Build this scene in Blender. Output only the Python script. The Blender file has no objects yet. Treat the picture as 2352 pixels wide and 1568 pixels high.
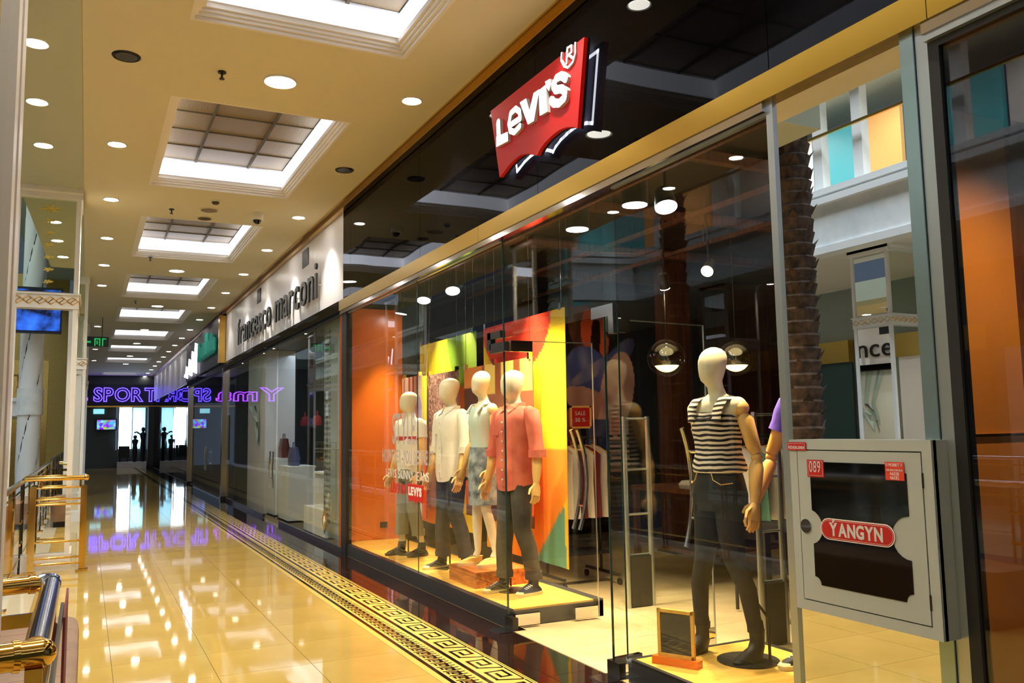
import bpy, math, random
from mathutils import Vector, Matrix
random.seed(7)
R = math.radians
# ------------------------------------------------------------------ camera, world, exposure
sc = bpy.context.scene
COL = sc.collection
YAW, PIT, ROL, FPX, CH = R(26.614), R(5.9217), R(-0.9812), 1950.0, 1.6
fw = Vector((math.sin(YAW)*math.cos(PIT), math.cos(YAW)*math.cos(PIT), math.sin(PIT)))
r0 = Vector((math.cos(YAW), -math.sin(YAW), 0)); u0 = r0.cross(fw)
cr = r0*math.cos(ROL)+u0*math.sin(ROL); cu = -r0*math.sin(ROL)+u0*math.cos(ROL)
cam_d = bpy.data.cameras.new('camera'); cam = bpy.data.objects.new('camera', cam_d); COL.objects.link(cam)
m = Matrix((cr, cu, -fw)).transposed().to_4x4(); m.translation = Vector((0, 0, CH)); cam.matrix_world = m
cam_d.sensor_width = 36; cam_d.lens = FPX/2352*36; cam_d.clip_start = .05; cam_d.clip_end = 200
sc.camera = cam
sc.view_settings.view_transform = 'Standard'; sc.view_settings.look = 'None'
sc.view_settings.gamma = 1; sc.view_settings.use_curve_mapping = False
sc.view_settings.exposure = 0.1
w = bpy.data.worlds.new('world'); sc.world = w; w.use_nodes = True
w.node_tree.nodes['Background'].inputs[0].default_value = (.55, .7, 1, 1)
w.node_tree.nodes['Background'].inputs[1].default_value = .12

EK = (1.8, 4.0)                     # strength of the shop-side and of the other downlights
XS, XG, ZC = 3.1, 3.1, 4.7          # storefront plane, glass plane, corridor ceiling

def area(name, loc, rot, sx, sy, e, col, spread=180):
    l = bpy.data.lights.new(name, 'AREA'); l.shape = 'RECTANGLE'; l.size = sx; l.size_y = sy; l.energy = e; l.color = col
    l.spread = R(spread)
    o = bpy.data.objects.new(name, l); o.location = loc; o.rotation_euler = rot; COL.objects.link(o); return o
def spot(name, loc, tgt, e, col, ang=60, blend=.6, rad=.04):
    l = bpy.data.lights.new(name, 'SPOT'); l.energy = e; l.color = col; l.spot_size = R(ang); l.spot_blend = blend; l.shadow_soft_size = rad
    o = bpy.data.objects.new(name, l); o.location = loc
    d = Vector(tgt)-Vector(loc); o.rotation_euler = d.to_track_quat('-Z', 'Y').to_euler(); COL.objects.link(o); return o
WARM = (1, .85, .6); NEUT = (1, .93, .8); COOL = (.72, .84, 1)
# the daylight of the atrium roof
area('atrium_daylight', (-3.4, 8, 13.2), (0, 0, 0), 4, 26, 3600, (.75, .87, 1))
area('atrium_daylight', (-3.4, -14, 13.2), (0, 0, 0), 4, 16, 1100, (.75, .87, 1))
# ------------------------------------------------------------------ helpers
def on(px, py, ax, v):
    d = fw+cr*((px-1176)/FPX)-cu*((py-784)/FPX); O = Vector((0, 0, CH)); t = (v-O[ax])/d[ax]; return O+d*t

class MB:
    def __init__(s): s.v = []; s.f = []; s.c = []
    def add(s, vs, fs):
        b = len(s.v); s.v += [tuple(v) for v in vs]; s.f += [tuple(i+b for i in f) for f in fs]; return s
    def box(s, x0, x1, y0, y1, z0, z1):
        if x0 > x1: x0, x1 = x1, x0
        if y0 > y1: y0, y1 = y1, y0
        if z0 > z1: z0, z1 = z1, z0
        return s.add([(x0,y0,z0),(x1,y0,z0),(x1,y1,z0),(x0,y1,z0),(x0,y0,z1),(x1,y0,z1),(x1,y1,z1),(x0,y1,z1)],
              [(0,3,2,1),(4,5,6,7),(0,1,5,4),(1,2,6,5),(2,3,7,6),(3,0,4,7)])
    def bar(s, a, b, w, h=None, up=(0,0,1)):
        a, b = Vector(a), Vector(b); d = (b-a).normalized(); h = h or w
        u = Vector(up); 
        if abs(u.dot(d)) > .98: u = Vector((1,0,0))
        x = d.cross(u).normalized(); y = x.cross(d)
        vs = []
        for p in (a, b):
            for i, j in ((-1,-1),(1,-1),(1,1),(-1,1)): vs.append(p+x*(w/2*i)+y*(h/2*j))
        return s.add(vs, [(0,3,2,1),(4,5,6,7),(0,1,5,4),(1,2,6,5),(2,3,7,6),(3,0,4,7)])
    def tube(s, pts, rad, n=10, cap=True, sx=1.0):
        pts = [Vector(p) for p in pts]; k = len(pts)
        rs = rad if isinstance(rad, (list, tuple)) else [rad]*k
        b = len(s.v); px = None
        for i, p in enumerate(pts):
            d = (pts[min(i+1,k-1)]-pts[max(i-1,0)]).normalized()
            if px is None:
                u = Vector((0,0,1)) if abs(d.z) < .9 else Vector((0,1,0))
                px = d.cross(u).normalized()
            px = (px-d*px.dot(d)).normalized(); py = d.cross(px)
            rr = rs[i]; ra, rb = rr if isinstance(rr, tuple) else (rr*sx, rr)
            for j in range(n):
                a = 2*math.pi*j/n; s.v.append(tuple(p+px*math.cos(a)*ra+py*math.sin(a)*rb))
        for i in range(k-1):
            for j in range(n):
                s.f.append((b+i*n+j, b+i*n+(j+1)%n, b+(i+1)*n+(j+1)%n, b+(i+1)*n+j))
        if cap: s.f.append(tuple(b+j for j in range(n))[::-1]); s.f.append(tuple(b+(k-1)*n+j for j in range(n)))
        return s
    def rings(s, rg, n=28, cap0=True, cap1=True):   # rg: (cx,cy,z,rx,ry[,e])
        b = len(s.v)
        for q in rg:
            cx, cy, z, rx, ry = q[:5]; e = q[5] if len(q) > 5 else 2
            for j in range(n):
                a = 2*math.pi*j/n; c, t = math.cos(a), math.sin(a)
                s.v.append((cx+rx*math.copysign(abs(c)**(2/e), c), cy+ry*math.copysign(abs(t)**(2/e), t), z))
        k = len(rg)
        for i in range(k-1):
            for j in range(n):
                s.f.append((b+i*n+j, b+i*n+(j+1)%n, b+(i+1)*n+(j+1)%n, b+(i+1)*n+j))
        if cap0: s.f.append(tuple(b+j for j in range(n))[::-1])
        if cap1: s.f.append(tuple(b+(k-1)*n+j for j in range(n)))
        return s
    def cyl(s, c, r, z0, z1, n=20): return s.rings([(c[0],c[1],z0,r,r),(c[0],c[1],z1,r,r)], n)
    def ball(s, c, r, n=16, m=8, sz=1.0):
        return s.rings([(c[0], c[1], c[2]-r*sz*math.cos(math.pi*i/m), max(r*math.sin(math.pi*i/m), r*.02), max(r*math.sin(math.pi*i/m), r*.02)) for i in range(m+1)], n)
    def prism(s, poly, ax, a, b):     # polygon in the plane normal to ax, extruded a..b
        n = len(poly); vs = []
        for h in (a, b):
            for p in poly:
                q = list(p); q.insert(ax, h); vs.append(q)
        fs = [tuple(range(n))[::-1], tuple(range(n, 2*n))]
        fs += [(i, (i+1)%n, n+(i+1)%n, n+i) for i in range(n)]
        return s.add(vs, fs)
    def xf(s, M, frm=0):
        for i in range(frm, len(s.v)): s.v[i] = tuple(M @ Vector(s.v[i]))
        return s

def setp(o, label=None, cat=None, group=None, kind=None, category=None):
    cat = cat or category
    for k, v in (('label', label), ('category', cat), ('group', group), ('kind', kind)):
        if v: o[k] = v
    return o
def wloc(o):
    p = Vector((0,0,0))
    while o: p += o.location; o = o.parent
    return p
def obj(name, mb, mt, parent=None, local=False, smooth=False, loc=None, **kw):
    if isinstance(mb, MB):
        me = bpy.data.meshes.new(name)
        off = wloc(parent) if (parent and not local) else Vector((0,0,0))
        if loc: off = off+Vector(loc) if parent and not local else Vector(loc)
        me.from_pydata([tuple(Vector(v)-off) for v in mb.v] if off.length else mb.v, [], mb.f); me.update()
        if smooth:
            me.polygons.foreach_set('use_smooth', [True]*len(me.polygons))
            try: me.set_sharp_from_angle(angle=R(smooth if smooth is not True else 40))
            except Exception: pass
        for mm in (mt if isinstance(mt, (list, tuple)) else [mt]): me.materials.append(mm)
    else: me = mb
    o = bpy.data.objects.new(name, me); COL.objects.link(o); o.parent = parent
    if loc: o.location = Vector(loc) if not parent or local else Vector(loc)
    return setp(o, **kw)
def thing(name, label, cat, loc=(0,0,0), group=None, rz=0):
    o = bpy.data.objects.new(name, None); COL.objects.link(o); o.location = loc; o.rotation_euler = (0,0,rz); o.empty_display_size = .1
    return setp(o, label, cat, group)
def struct(name, mb, mt, parent=None, **kw):
    return obj(name, mb, mt, parent, kind=None if parent else 'structure', **kw)
def dup(root, loc=None, label=None, group=None, parent=None):
    c = root.copy(); COL.objects.link(c)
    if parent is not None: c.parent = parent
    if loc is not None: c.location = loc
    if label: c['label'] = label
    if group: c['group'] = group
    for ch in list(root.children): dup(ch, None, None, None, c)
    return c
ORD = ['first','second','third','fourth','fifth','sixth','seventh','eighth','ninth','tenth','eleventh','twelfth','thirteenth','fourteenth','fifteenth','sixteenth','seventeenth','eighteenth','nineteenth','twentieth']
# ------------------------------------------------------------------ materials
def mat(name, col, rough=.5, metal=0, emis=0, ecol=None, coat=0, spec=None, alpha=None):
    m = bpy.data.materials.new(name); m.use_nodes = True; b = m.node_tree.nodes['Principled BSDF']
    b.inputs['Base Color'].default_value = (*col, 1); b.inputs['Roughness'].default_value = rough; b.inputs['Metallic'].default_value = metal
    if emis: b.inputs['Emission Color'].default_value = (*(ecol or col), 1); b.inputs['Emission Strength'].default_value = emis
    if coat: b.inputs['Coat Weight'].default_value = coat; b.inputs['Coat Roughness'].default_value = .03
    if spec is not None: b.inputs['IOR'].default_value = spec
    return m
def nt(m): return m.node_tree, m.node_tree.nodes['Principled BSDF']
def node(t, ty, **kw):
    n = t.nodes.new(ty)
    for k, v in kw.items():
        if k.startswith('i_'):
            n.inputs[int(k[2:]) if k[2:].isdigit() else k[2:].replace('_', ' ')].default_value = v
        else: setattr(n, k, v)
    return n
def bump(m, scale=20, strength=.2, dist=.01, det=3, stretch=None):
    t, b = nt(m); tc = node(t, 'ShaderNodeTexCoord'); n = node(t, 'ShaderNodeTexNoise'); n.inputs['Scale'].default_value = scale; n.inputs['Detail'].default_value = det
    if stretch:
        mp = node(t, 'ShaderNodeMapping'); mp.inputs['Scale'].default_value = stretch; t.links.new(tc.outputs['Object'], mp.inputs[0]); t.links.new(mp.outputs[0], n.inputs['Vector'])
    else: t.links.new(tc.outputs['Object'], n.inputs['Vector'])
    bp = node(t, 'ShaderNodeBump'); bp.inputs['Strength'].default_value = strength; bp.inputs['Distance'].default_value = dist
    t.links.new(n.outputs[0], bp.inputs['Height']); t.links.new(bp.outputs[0], b.inputs['Normal']); return m
def vary(m, c1, c2, scale=4, stretch=None, lo=.35, hi=.65, det=4):
    t, b = nt(m); tc = node(t, 'ShaderNodeTexCoord'); n = node(t, 'ShaderNodeTexNoise'); n.inputs['Scale'].default_value = scale; n.inputs['Detail'].default_value = det
    mp = node(t, 'ShaderNodeMapping'); mp.inputs['Scale'].default_value = stretch or (1,1,1)
    t.links.new(tc.outputs['Object'], mp.inputs[0]); t.links.new(mp.outputs[0], n.inputs['Vector'])
    cr_ = node(t, 'ShaderNodeValToRGB'); e = cr_.color_ramp.elements; e[0].position = lo; e[0].color = (*c1,1); e[1].position = hi; e[1].color = (*c2,1)
    t.links.new(n.outputs[0], cr_.inputs[0]); t.links.new(cr_.outputs[0], b.inputs['Base Color']); return m
def printed(name, rough=.8, trans=0):    # colour print stored on the mesh as a colour attribute
    m = mat(name, (1,1,1), rough); t, b = nt(m); a = node(t, 'ShaderNodeVertexColor'); a.layer_name = 'print'
    t.links.new(a.outputs[0], b.inputs['Base Color']); return m
def glassmat(name, tint=(1,1,1), ior=1.5, rough=0.0, boost=1.0):
    m = bpy.data.materials.new(name); m.use_nodes = True; t = m.node_tree; t.nodes.clear()
    o = node(t, 'ShaderNodeOutputMaterial'); mx = node(t, 'ShaderNodeMixShader'); tr = node(t, 'ShaderNodeBsdfTransparent'); g = node(t, 'ShaderNodeBsdfGlossy')
    tr.inputs[0].default_value = (*tint, 1); g.inputs['Roughness'].default_value = rough; g.inputs['Color'].default_value = (1,1,1,1)
    lw_ = node(t, 'ShaderNodeLayerWeight'); lw_.inputs[0].default_value = .5
    pw = node(t, 'ShaderNodeMath', operation='POWER'); pw.inputs[1].default_value = 5; t.links.new(lw_.outputs['Facing'], pw.inputs[0])
    f0 = ((ior-1)/(ior+1))**2; ml = node(t, 'ShaderNodeMath', operation='MULTIPLY_ADD'); ml.inputs[1].default_value = 1-f0; ml.inputs[2].default_value = f0; t.links.new(pw.outputs[0], ml.inputs[0])
    mu = node(t, 'ShaderNodeMath', operation='MULTIPLY'); mu.use_clamp = True; mu.inputs[1].default_value = boost
    t.links.new(ml.outputs[0], mu.inputs[0]); t.links.new(mu.outputs[0], mx.inputs[0]); t.links.new(tr.outputs[0], mx.inputs[1]); t.links.new(g.outputs[0], mx.inputs[2]); t.links.new(mx.outputs[0], o.inputs[0])
    return m
M = {}
M['ceil'] = bump(mat('ceiling_plaster', (.72,.64,.43), .75), 60, .05)
M['ceil_bay'] = mat('ceiling_plaster_atrium_tint', (.5,.52,.4), .75)  # green-grey of the atrium light put into the plaster colour
M['mould'] = mat('moulding_plaster', (.82,.76,.66), .6)
M['white'] = mat('white_paint', (.82,.82,.8), .45)
M['coffer_white'] = mat('coffer_white', (.9,.9,.92), .6)
M['panel'] = bump(mat('perforated_panel', (.22,.15,.065), .5), 90, .3, stretch=(1,.1,1))
M['gridbar'] = mat('panel_grid_bar', (.08,.055,.02), .8)
M['led'] = mat('cove_led', (1,1,1), .5, emis=3.0, ecol=(.8,.86,1))
M['led_far'] = mat('cove_led_far', (1,1,1), .5, emis=1.4, ecol=(.84,.88,1))
M['lamp'] = mat('downlight_glow', (1,1,1), .5, emis=45, ecol=(1,.95,.85))
M['lamp_white'] = mat('spot_glow', (1,1,1), .5, emis=30, ecol=(1,.97,.93))
M['ring'] = mat('downlight_ring', (.8,.78,.72), .35)
M['darkmetal'] = mat('dark_metal', (.05,.045,.04), .35, .8)
M['tile'] = vary(mat('floor_tile', (.56,.38,.1), .04, spec=1.38), (.46,.31,.08), (.6,.42,.12), 1.2, lo=.3, hi=.7)
bump(M['tile'], 5, .03, .01, 1)
M['tile_white'] = mat('floor_tile_pale', (.66,.6,.46), .06)
M['grout'] = mat('floor_grout', (.12,.08,.03), .7)
M['border'] = mat('border_cream', (.72,.53,.14), .06)
M['inlay'] = mat('border_inlay', (.014,.006,.004), .08)
M['granite'] = vary(mat('granite_dark', (.01,.006,.005), .04, spec=1.6), (.012,.005,.004), (.022,.01,.008), 60)
M['gold'] = bump(mat('brass_panel', (.52,.32,.045), .26, .9), 2.2, .06, .02, 1)
M['gold_dark'] = mat('brass_trim', (.7,.43,.1), .22, 1)
M['brass'] = mat('polished_brass', (.86,.55,.16), .1, 1)
M['steel'] = mat('polished_steel', (.62,.62,.66), .12, 1)
M['alu'] = mat('brushed_aluminium', (.55,.6,.6), .3, .85)
M['alu_blue'] = mat('bluish_aluminium', (.38,.52,.55), .25, .85)
M['black_gloss'] = bump(mat('black_glass_panel', (.003,.003,.004), .015, spec=1.13), 1.1, .2, .02, 0)
M['black'] = mat('black_paint', (.012,.012,.014), .5)
M['plinth'] = mat('slate_plinth', (.035,.037,.045), .35)
M['mirror'] = bump(mat('mirror', (.92,.94,.93), .005, 1), 1.0, .012, .02, 0)
M['mirror_green'] = mat('mirror_greenish', (.74,.8,.68), .005, 1)
M['glass'] = glassmat('shop_glass', (.96,.98,.97), 1.4, 0, .75)
M['glass_clear'] = glassmat('clear_glass', (.97,.99,.98), 1.45)
M['glass_dark'] = glassmat('dark_shop_glass', (.8,.82,.82), 1.5, 0, 1.6)
M['glass_edge'] = mat('glass_edge', (.02,.05,.045), .1)
M['red'] = mat('sign_red', (.42,.002,.002), .55, emis=.14, ecol=(.9,.005,.005))
M['letter_lit'] = mat('lit_letter', (1,1,1), .4, emis=1.5, ecol=(1,.99,.95))
M['halo'] = mat('halo_led', (1,1,1), .4, emis=36, ecol=(.85,.86,1))
M['chrome'] = mat('chrome', (.75,.75,.75), .06, 1)
M['fascia_white'] = mat('white_fascia', (.88,.86,.9), .35)
M['orange'] = bump(mat('orange_wall', (.85,.2,.02), .28), 3, .04, .01)
M['wood'] = vary(mat('platform_wood', (.8,.45,.08), .38), (.78,.42,.07), (.92,.56,.12), 3, (1,6,1))
M['wood_red'] = vary(mat('crate_wood', (.6,.16,.03), .4), (.35,.07,.015), (.68,.2,.04), 4, (6,1,6))
M['wood_arm'] = vary(mat('beech_wood', (.85,.5,.15), .35), (.78,.42,.1), (.9,.56,.2), 4, (4,4,.5))
M['mannequin'] = mat('mannequin_skin', (.9,.82,.6), .4)
M['denim'] = bump(vary(mat('denim_dark', (.02,.025,.05), .85), (.012,.014,.028), (.04,.045,.08), 5), 9, .5, .02)
M['denim_black'] = bump(vary(mat('denim_black', (.02,.02,.024), .8), (.004,.004,.006), (.014,.014,.02), 4), 7, .5, .02)
M['denim_blue'] = bump(vary(mat('denim_blue', (.05,.09,.17), .85), (.02,.035,.08), (.12,.17,.27), 5), 9, .5, .02)
M['denim_light'] = bump(vary(mat('denim_washed', (.3,.36,.4), .85), (.08,.1,.13), (.5,.56,.58), 9), 9, .6, .02)
M['chino'] = bump(vary(mat('grey_chino', (.07,.065,.055), .85), (.05,.045,.04), (.1,.09,.075), 4), 7, .4, .02)
M['chino_green'] = bump(mat('green_grey_chino', (.2,.19,.13), .85), 7, .4, .02)
M['shirt_white'] = bump(mat('white_shirt', (.86,.8,.68), .8), 6, .7, .03, stretch=(1,1,.6))
M['shirt_red'] = bump(vary(mat('salmon_shirt', (.75,.16,.09), .8), (.6,.11,.07), (.85,.22,.13), 5), 6, .7, .03, stretch=(1,1,.6))
M['shirt_mint'] = bump(mat('pale_mint_top', (.62,.74,.66), .7), 6, .5, .03, stretch=(2,2,.3))
M['shirt_purple'] = bump(mat('violet_tee', (.14,.08,.62), .8), 6, .4, .03)
M['boot'] = mat('black_boot', (.012,.01,.01), .5)
M['leather'] = mat('black_leather', (.012,.01,.01), .18)
M['sneaker'] = mat('navy_canvas', (.012,.014,.03), .7)
M['sole'] = mat('cream_sole', (.8,.7,.4), .6)
M['yellow_shoe'] = bump(mat('yellow_canvas', (.85,.68,.2), .8), 30, .4)
M['cabinet'] = mat('cabinet_grey', (.42,.46,.45), .3)
M['gasket'] = mat('dark_gap', (.01,.01,.01), .6)
M['black_glass'] = mat('cabinet_black_glass', (.003,.003,.003), .05)
M['sticker'] = mat('sticker_red', (.5,.012,.012), .4)
M['sticker_o'] = mat('sticker_vermilion', (.72,.06,.03), .4)
M['ink'] = mat('silver_ink', (.6,.62,.64), .5)
M['ink_w'] = mat('white_ink', (.85,.85,.85), .5)
M['ink_grey'] = mat('grey_vinyl', (.42,.38,.38), .6)
M['ink_red'] = mat('red_vinyl', (.6,.01,.012), .5)
M['store_floor'] = vary(mat('store_floor', (.7,.55,.3), .22), (.62,.48,.25), (.75,.6,.35), 2)
M['dark_wall'] = mat('dark_wall', (.02,.012,.009), .6)
M['brown_wood'] = vary(mat('brown_wood', (.12,.035,.012), .5), (.06,.017,.006), (.14,.045,.016), 3, (8,8,.6))
M['grey_panel'] = mat('grey_panel', (.26,.3,.27), .4)
M['grey_dark'] = mat('grey_dark_wall', (.05,.055,.055), .5)
M['teal_dark'] = mat('teal_dark', (.02,.05,.05), .4)
M['neon_blue'] = mat('blue_neon', (.05,.03,1), .4, emis=5, ecol=(.08,.04,1))
M['neon_pink'] = mat('pink_neon', (1,.1,.9), .4, emis=3, ecol=(.3,.05,1))
M['neon_white'] = mat('white_neon', (1,1,1), .4, emis=3.5, ecol=(.85,.8,1))
M['window_day'] = mat('daylight_window', (1,1,1), .4, emis=7, ecol=(.72,.88,1))
M['window_day2'] = mat('daylight_window_blue', (.4,.7,.9), .4, emis=1.1, ecol=(.25,.68,.8))
M['vinyl'] = bump(vary(mat('brown_vinyl', (.2,.11,.06), .5), (.17,.095,.055), (.23,.13,.075), 3), 40, .15)
M['palm'] = vary(mat('palm_bark', (.045,.025,.015), .8), (.02,.012,.008), (.09,.05,.03), 12)
M['palm_leaf'] = mat('palm_leaf', (.03,.07,.02), .6)
M['marble'] = vary(mat('pale_marble', (.8,.82,.8), .2), (.7,.74,.74), (.85,.86,.84), 3)
M['stone_y'] = vary(mat('ochre_mosaic', (.55,.33,.06), .6), (.35,.2,.03), (.75,.5,.12), 40)
M['teal'] = mat('teal_shop_front', (.08,.4,.45), .4, emis=.5, ecol=(.12,.5,.6))  # emission stands in for light falling on the upper shop front
M['orange_shop'] = mat('orange_shop_front', (.75,.35,.1), .4, emis=.55, ecol=(.9,.5,.2))  # glow in place of light on the upper fronts; a small sign shares it
M['exit_green'] = mat('exit_green', (.02,.5,.12), .4, emis=.35, ecol=(.03,.8,.2))
M['shade'] = mat('opal_glass', (1,.9,.7), .4, emis=6, ecol=(1,.82,.5))
M['globe'] = glassmat('smoke_globe', (.62,.56,.42), 1.6, .03, 2.5)
M['red_shirt'] = mat('maroon_cloth', (.16,.02,.03), .8)
M['white_cloth'] = mat('white_cloth', (.75,.72,.66), .8)
M['stone_floor'] = mat('lower_floor', (.5,.45,.33), .15)
M['orange_store'] = bump(vary(mat('orange_panel', (.62,.26,.05), .35), (.56,.22,.04), (.66,.28,.06), 1), 3, .02)
M['drape'] = mat('pale_drape', (.5,.6,.62), .5)
M['screen_blue'] = vary(mat('video_wall', (0,0,0), .4), (0,0,.01), (0,0,.01), 3)
t, b = nt(M['screen_blue']); tc = node(t, 'ShaderNodeTexCoord'); n = node(t, 'ShaderNodeTexNoise'); n.inputs['Scale'].default_value = 2.2; n.inputs['Detail'].default_value = 5
t.links.new(tc.outputs['Object'], n.inputs['Vector']); c = node(t, 'ShaderNodeValToRGB'); e = c.color_ramp.elements; e[0].position = .42; e[0].color = (0,.0,.01,1); e[1].position = .72; e[1].color = (.03,.16,.9,1)
t.links.new(n.outputs[0], c.inputs[0]); t.links.new(c.outputs[0], b.inputs['Emission Color']); b.inputs['Emission Strength'].default_value = 1.6
M['print'] = printed('printed_cloth')
M['print_paper'] = printed('printed_board', .35)
# striped knit
M['stripes'] = mat('striped_knit', (1,1,1), .85); t, b = nt(M['stripes']); tc = node(t, 'ShaderNodeTexCoord'); sp = node(t, 'ShaderNodeSeparateXYZ'); no = node(t, 'ShaderNodeTexNoise'); no.inputs['Scale'].default_value = 5
t.links.new(tc.outputs['Object'], sp.inputs[0]); t.links.new(tc.outputs['Object'], no.inputs['Vector'])
ma = node(t, 'ShaderNodeMath', operation='MULTIPLY_ADD'); ma.inputs[1].default_value = .045; t.links.new(no.outputs[0], ma.inputs[0]); t.links.new(sp.outputs[2], ma.inputs[2])
mb_ = node(t, 'ShaderNodeMath', operation='MULTIPLY'); mb_.inputs[1].default_value = 2*math.pi/.031; t.links.new(ma.outputs[0], mb_.inputs[0])
si = node(t, 'ShaderNodeMath', operation='SINE'); t.links.new(mb_.outputs[0], si.inputs[0]); gt = node(t, 'ShaderNodeMath', operation='GREATER_THAN'); gt.inputs[1].default_value = 0; t.links.new(si.outputs[0], gt.inputs[0])
mx = node(t, 'ShaderNodeMix', data_type='RGBA'); mx.inputs[6].default_value = (.012,.008,.01,1); mx.inputs[7].default_value = (.86,.74,.62,1); t.links.new(gt.outputs[0], mx.inputs[0]); t.links.new(mx.outputs[2], b.inputs['Base Color'])
# white tee with a red band
M['tee_band'] = mat('white_tee', (.85,.8,.7), .8)

# ------------------------------------------------------------------ text helper
def text_mb(txt, size=1, depth=.02, bold=0, shear=0, cx=False):
    cu_ = bpy.data.curves.new('t', 'FONT'); cu_.body = txt; cu_.size = size; cu_.extrude = depth/2; cu_.offset = bold; cu_.shear = shear; cu_.resolution_u = 3
    o = bpy.data.objects.new('t', cu_); COL.objects.link(o)
    dg = bpy.context.evaluated_depsgraph_get(); me = bpy.data.meshes.new_from_object(o.evaluated_get(dg))
    b_ = MB(); b_.v = [tuple(v.co) for v in me.vertices]; b_.f = [tuple(p.vertices) for p in me.polygons]
    bpy.data.objects.remove(o); bpy.data.curves.remove(cu_); bpy.data.meshes.remove(me)
    xs = [v[0] for v in b_.v] or [0]; b_.w = max(xs)-min(xs); b_.x0 = min(xs)
    if cx:
        m_ = (max(xs)+min(xs))/2; ys = [v[1] for v in b_.v]; n_ = (max(ys)+min(ys))/2
        b_.v = [(x-m_, y-n_, z) for x, y, z in b_.v]
    return b_
def place_text(b_, origin, right, up, sx=1, sy=1):
    r_, u_ = Vector(right).normalized(), Vector(up).normalized(); n_ = r_.cross(u_)
    for i, (x, y, z) in enumerate(b_.v): b_.v[i] = tuple(Vector(origin)+r_*x*sx+u_*y*sy+n_*z)
    return b_
def letters(parent, txt, origin, right, up, size, depth, mt, bold=0, width=None, shear=0, name='letter', gap=.12):
    bs = []; x = 0
    for ch in txt:
        if ch == ' ': x += size*.35; continue
        b_ = text_mb(ch, size, depth, bold, shear); bs.append((b_, x-b_.x0)); x += b_.w+size*gap
    k = (width/x) if width else 1
    for b_, dx in bs:
        place_text(b_, Vector(origin)+Vector(right).normalized()*dx*k, right, up, k, 1)
        obj(name, b_, mt, parent)
    return x*k
# ================================================================== STRUCTURE
# ---- floor
fb = MB().box(-.93, 2.12, -26, 48.6, -.3, -.004).box(2.12, 9.5, -26, 48.6, -.3, -.004)
floor = struct('floor', fb, M['grout'])
XJ = [-.415, .21, .835, 1.46, 2.085]; PY = .66; Y0 = 6.12
def tile_mb(x0, x1, y0, y1, z=0.0, g=.0018):
    b_ = MB(); b_.box(x0+g, x1-g, y0+g, y1-g, z-.003, z); return b_
tm = {}
def tile_piece(name, x0, x1, y0, y1, mt, z=0):
    k = (round(x1-x0, 3), round(y1-y0, 3), mt.name)
    if k not in tm:
        tm[k] = obj(name, tile_mb(0, x1-x0, 0, y1-y0), mt, floor, local=True).data; o = [c for c in floor.children if c.data == tm[k]][0]
    else: o = obj(name, tm[k], None, floor)
    o.location = (x0, y0, z)
    return o
cnt = 0; far = MB()
for j in range(-14, 64):
    y = Y0+PY*j
    for i in range(4):
        if -3 <= j < 45: tile_piece('floor_tile', XJ[i], XJ[i+1], y, y+PY, M['tile']); cnt += 1
        else: far.box(XJ[i]+.0018, XJ[i+1]-.0018, y+.0018, y+PY-.0018, -.003, 0)
obj('distant_floor_tiles', far, M['tile'], floor, kind='stuff')
side = MB()
for j in range(-14, 64):
    y = Y0+PY*j; side.box(-.92, -.417, y+.002, y+PY-.002, -.003, 0)
obj('pale_edge_tiles', side, M['tile_white'], floor, kind='stuff')
# ---- border band
obj('border_strip', MB().box(2.087, 2.615, -20, 48.6, -.003, 0), M['border'], floor)
obj('outer_black_line', MB().box(2.135, 2.166, -20, 48.6, -.002, .0006), M['inlay'], floor)
obj('inner_black_line', MB().box(2.342, 2.374, -20, 48.6, -.002, .0006), M['inlay'], floor)
obj('thin_black_line', MB().box(2.60, 2.606, -20, 48.6, -.002, .0006), M['inlay'], floor)
def path_mb(pts, w, z0=-.001, z1=.0006):
    b_ = MB()
    for a, c_ in zip(pts[:-1], pts[1:]):
        a, c_ = Vector((*a, 0)), Vector((*c_, 0)); d = (c_-a).normalized()*(w/2); n_ = Vector((-d.y, d.x, 0))
        q = [a-d-n_, c_+d-n_, c_+d+n_, a-d+n_]; q = [(p.x, p.y) for p in q]; b_.prism(q, 2, z0, z1)
    return b_
KP = .31
key = path_mb([(2.565,.0),(2.42,.06),(2.42,.245),(2.54,.245),(2.54,.11),(2.472,.11),(2.472,.19)], .023)
key.prism([(2.588,.0),(2.575,.0),(2.575,.30),(2.588,.30)], 2, -.001, .0006)
km = obj('key_motif', key, M['inlay'], floor); n_key = 0; farkey = MB()
km.location = (0, -3.0, 0)
for j in range(1, 160):
    y = -3.0+KP*j
    if j < 110: o = obj('key_motif', km.data, None, floor); o.location = (0, y, 0)
    else: farkey.add([(a, b_+y, c_) for a, b_, c_ in key.v], key.f)
obj('distant_key_motifs', farkey, M['inlay'], floor, kind='stuff')
HP = .115
hg = path_mb([(2.19,.012),(2.262,.012),(2.262,.05),(2.225,.05),(2.225,.075),(2.31,.075)], .017)
hg2 = path_mb([(2.31,.02),(2.275,.02),(2.275,.1),(2.2,.1),(2.2,.06)], .016); hg.add(hg2.v, hg2.f)
hm = obj('meander_motif', hg, M['inlay'], floor); hm.location = (0, 3.5, 0); farh = MB()
for j in range(1, 400):
    y = 3.5+HP*j
    if j < 170: o = obj('meander_motif', hm.data, None, floor); o.location = (0, y, 0)
    elif y < 48: farh.add([(a, b_+y, c_) for a, b_, c_ in hg.v], hg.f)
obj('distant_meander_motifs', farh, M['inlay'], floor, kind='stuff')
# ---- granite strip slabs
ys = 5.02-1.1*9
yy = []
while ys < 48: yy.append(ys); ys += 1.1
for a in yy:
    tile_piece('granite_slab', 2.617, 2.745, a, a+1.1, M['granite']); tile_piece('granite_slab', 2.747, 3.09, a, a+1.1, M['granite'])
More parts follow.
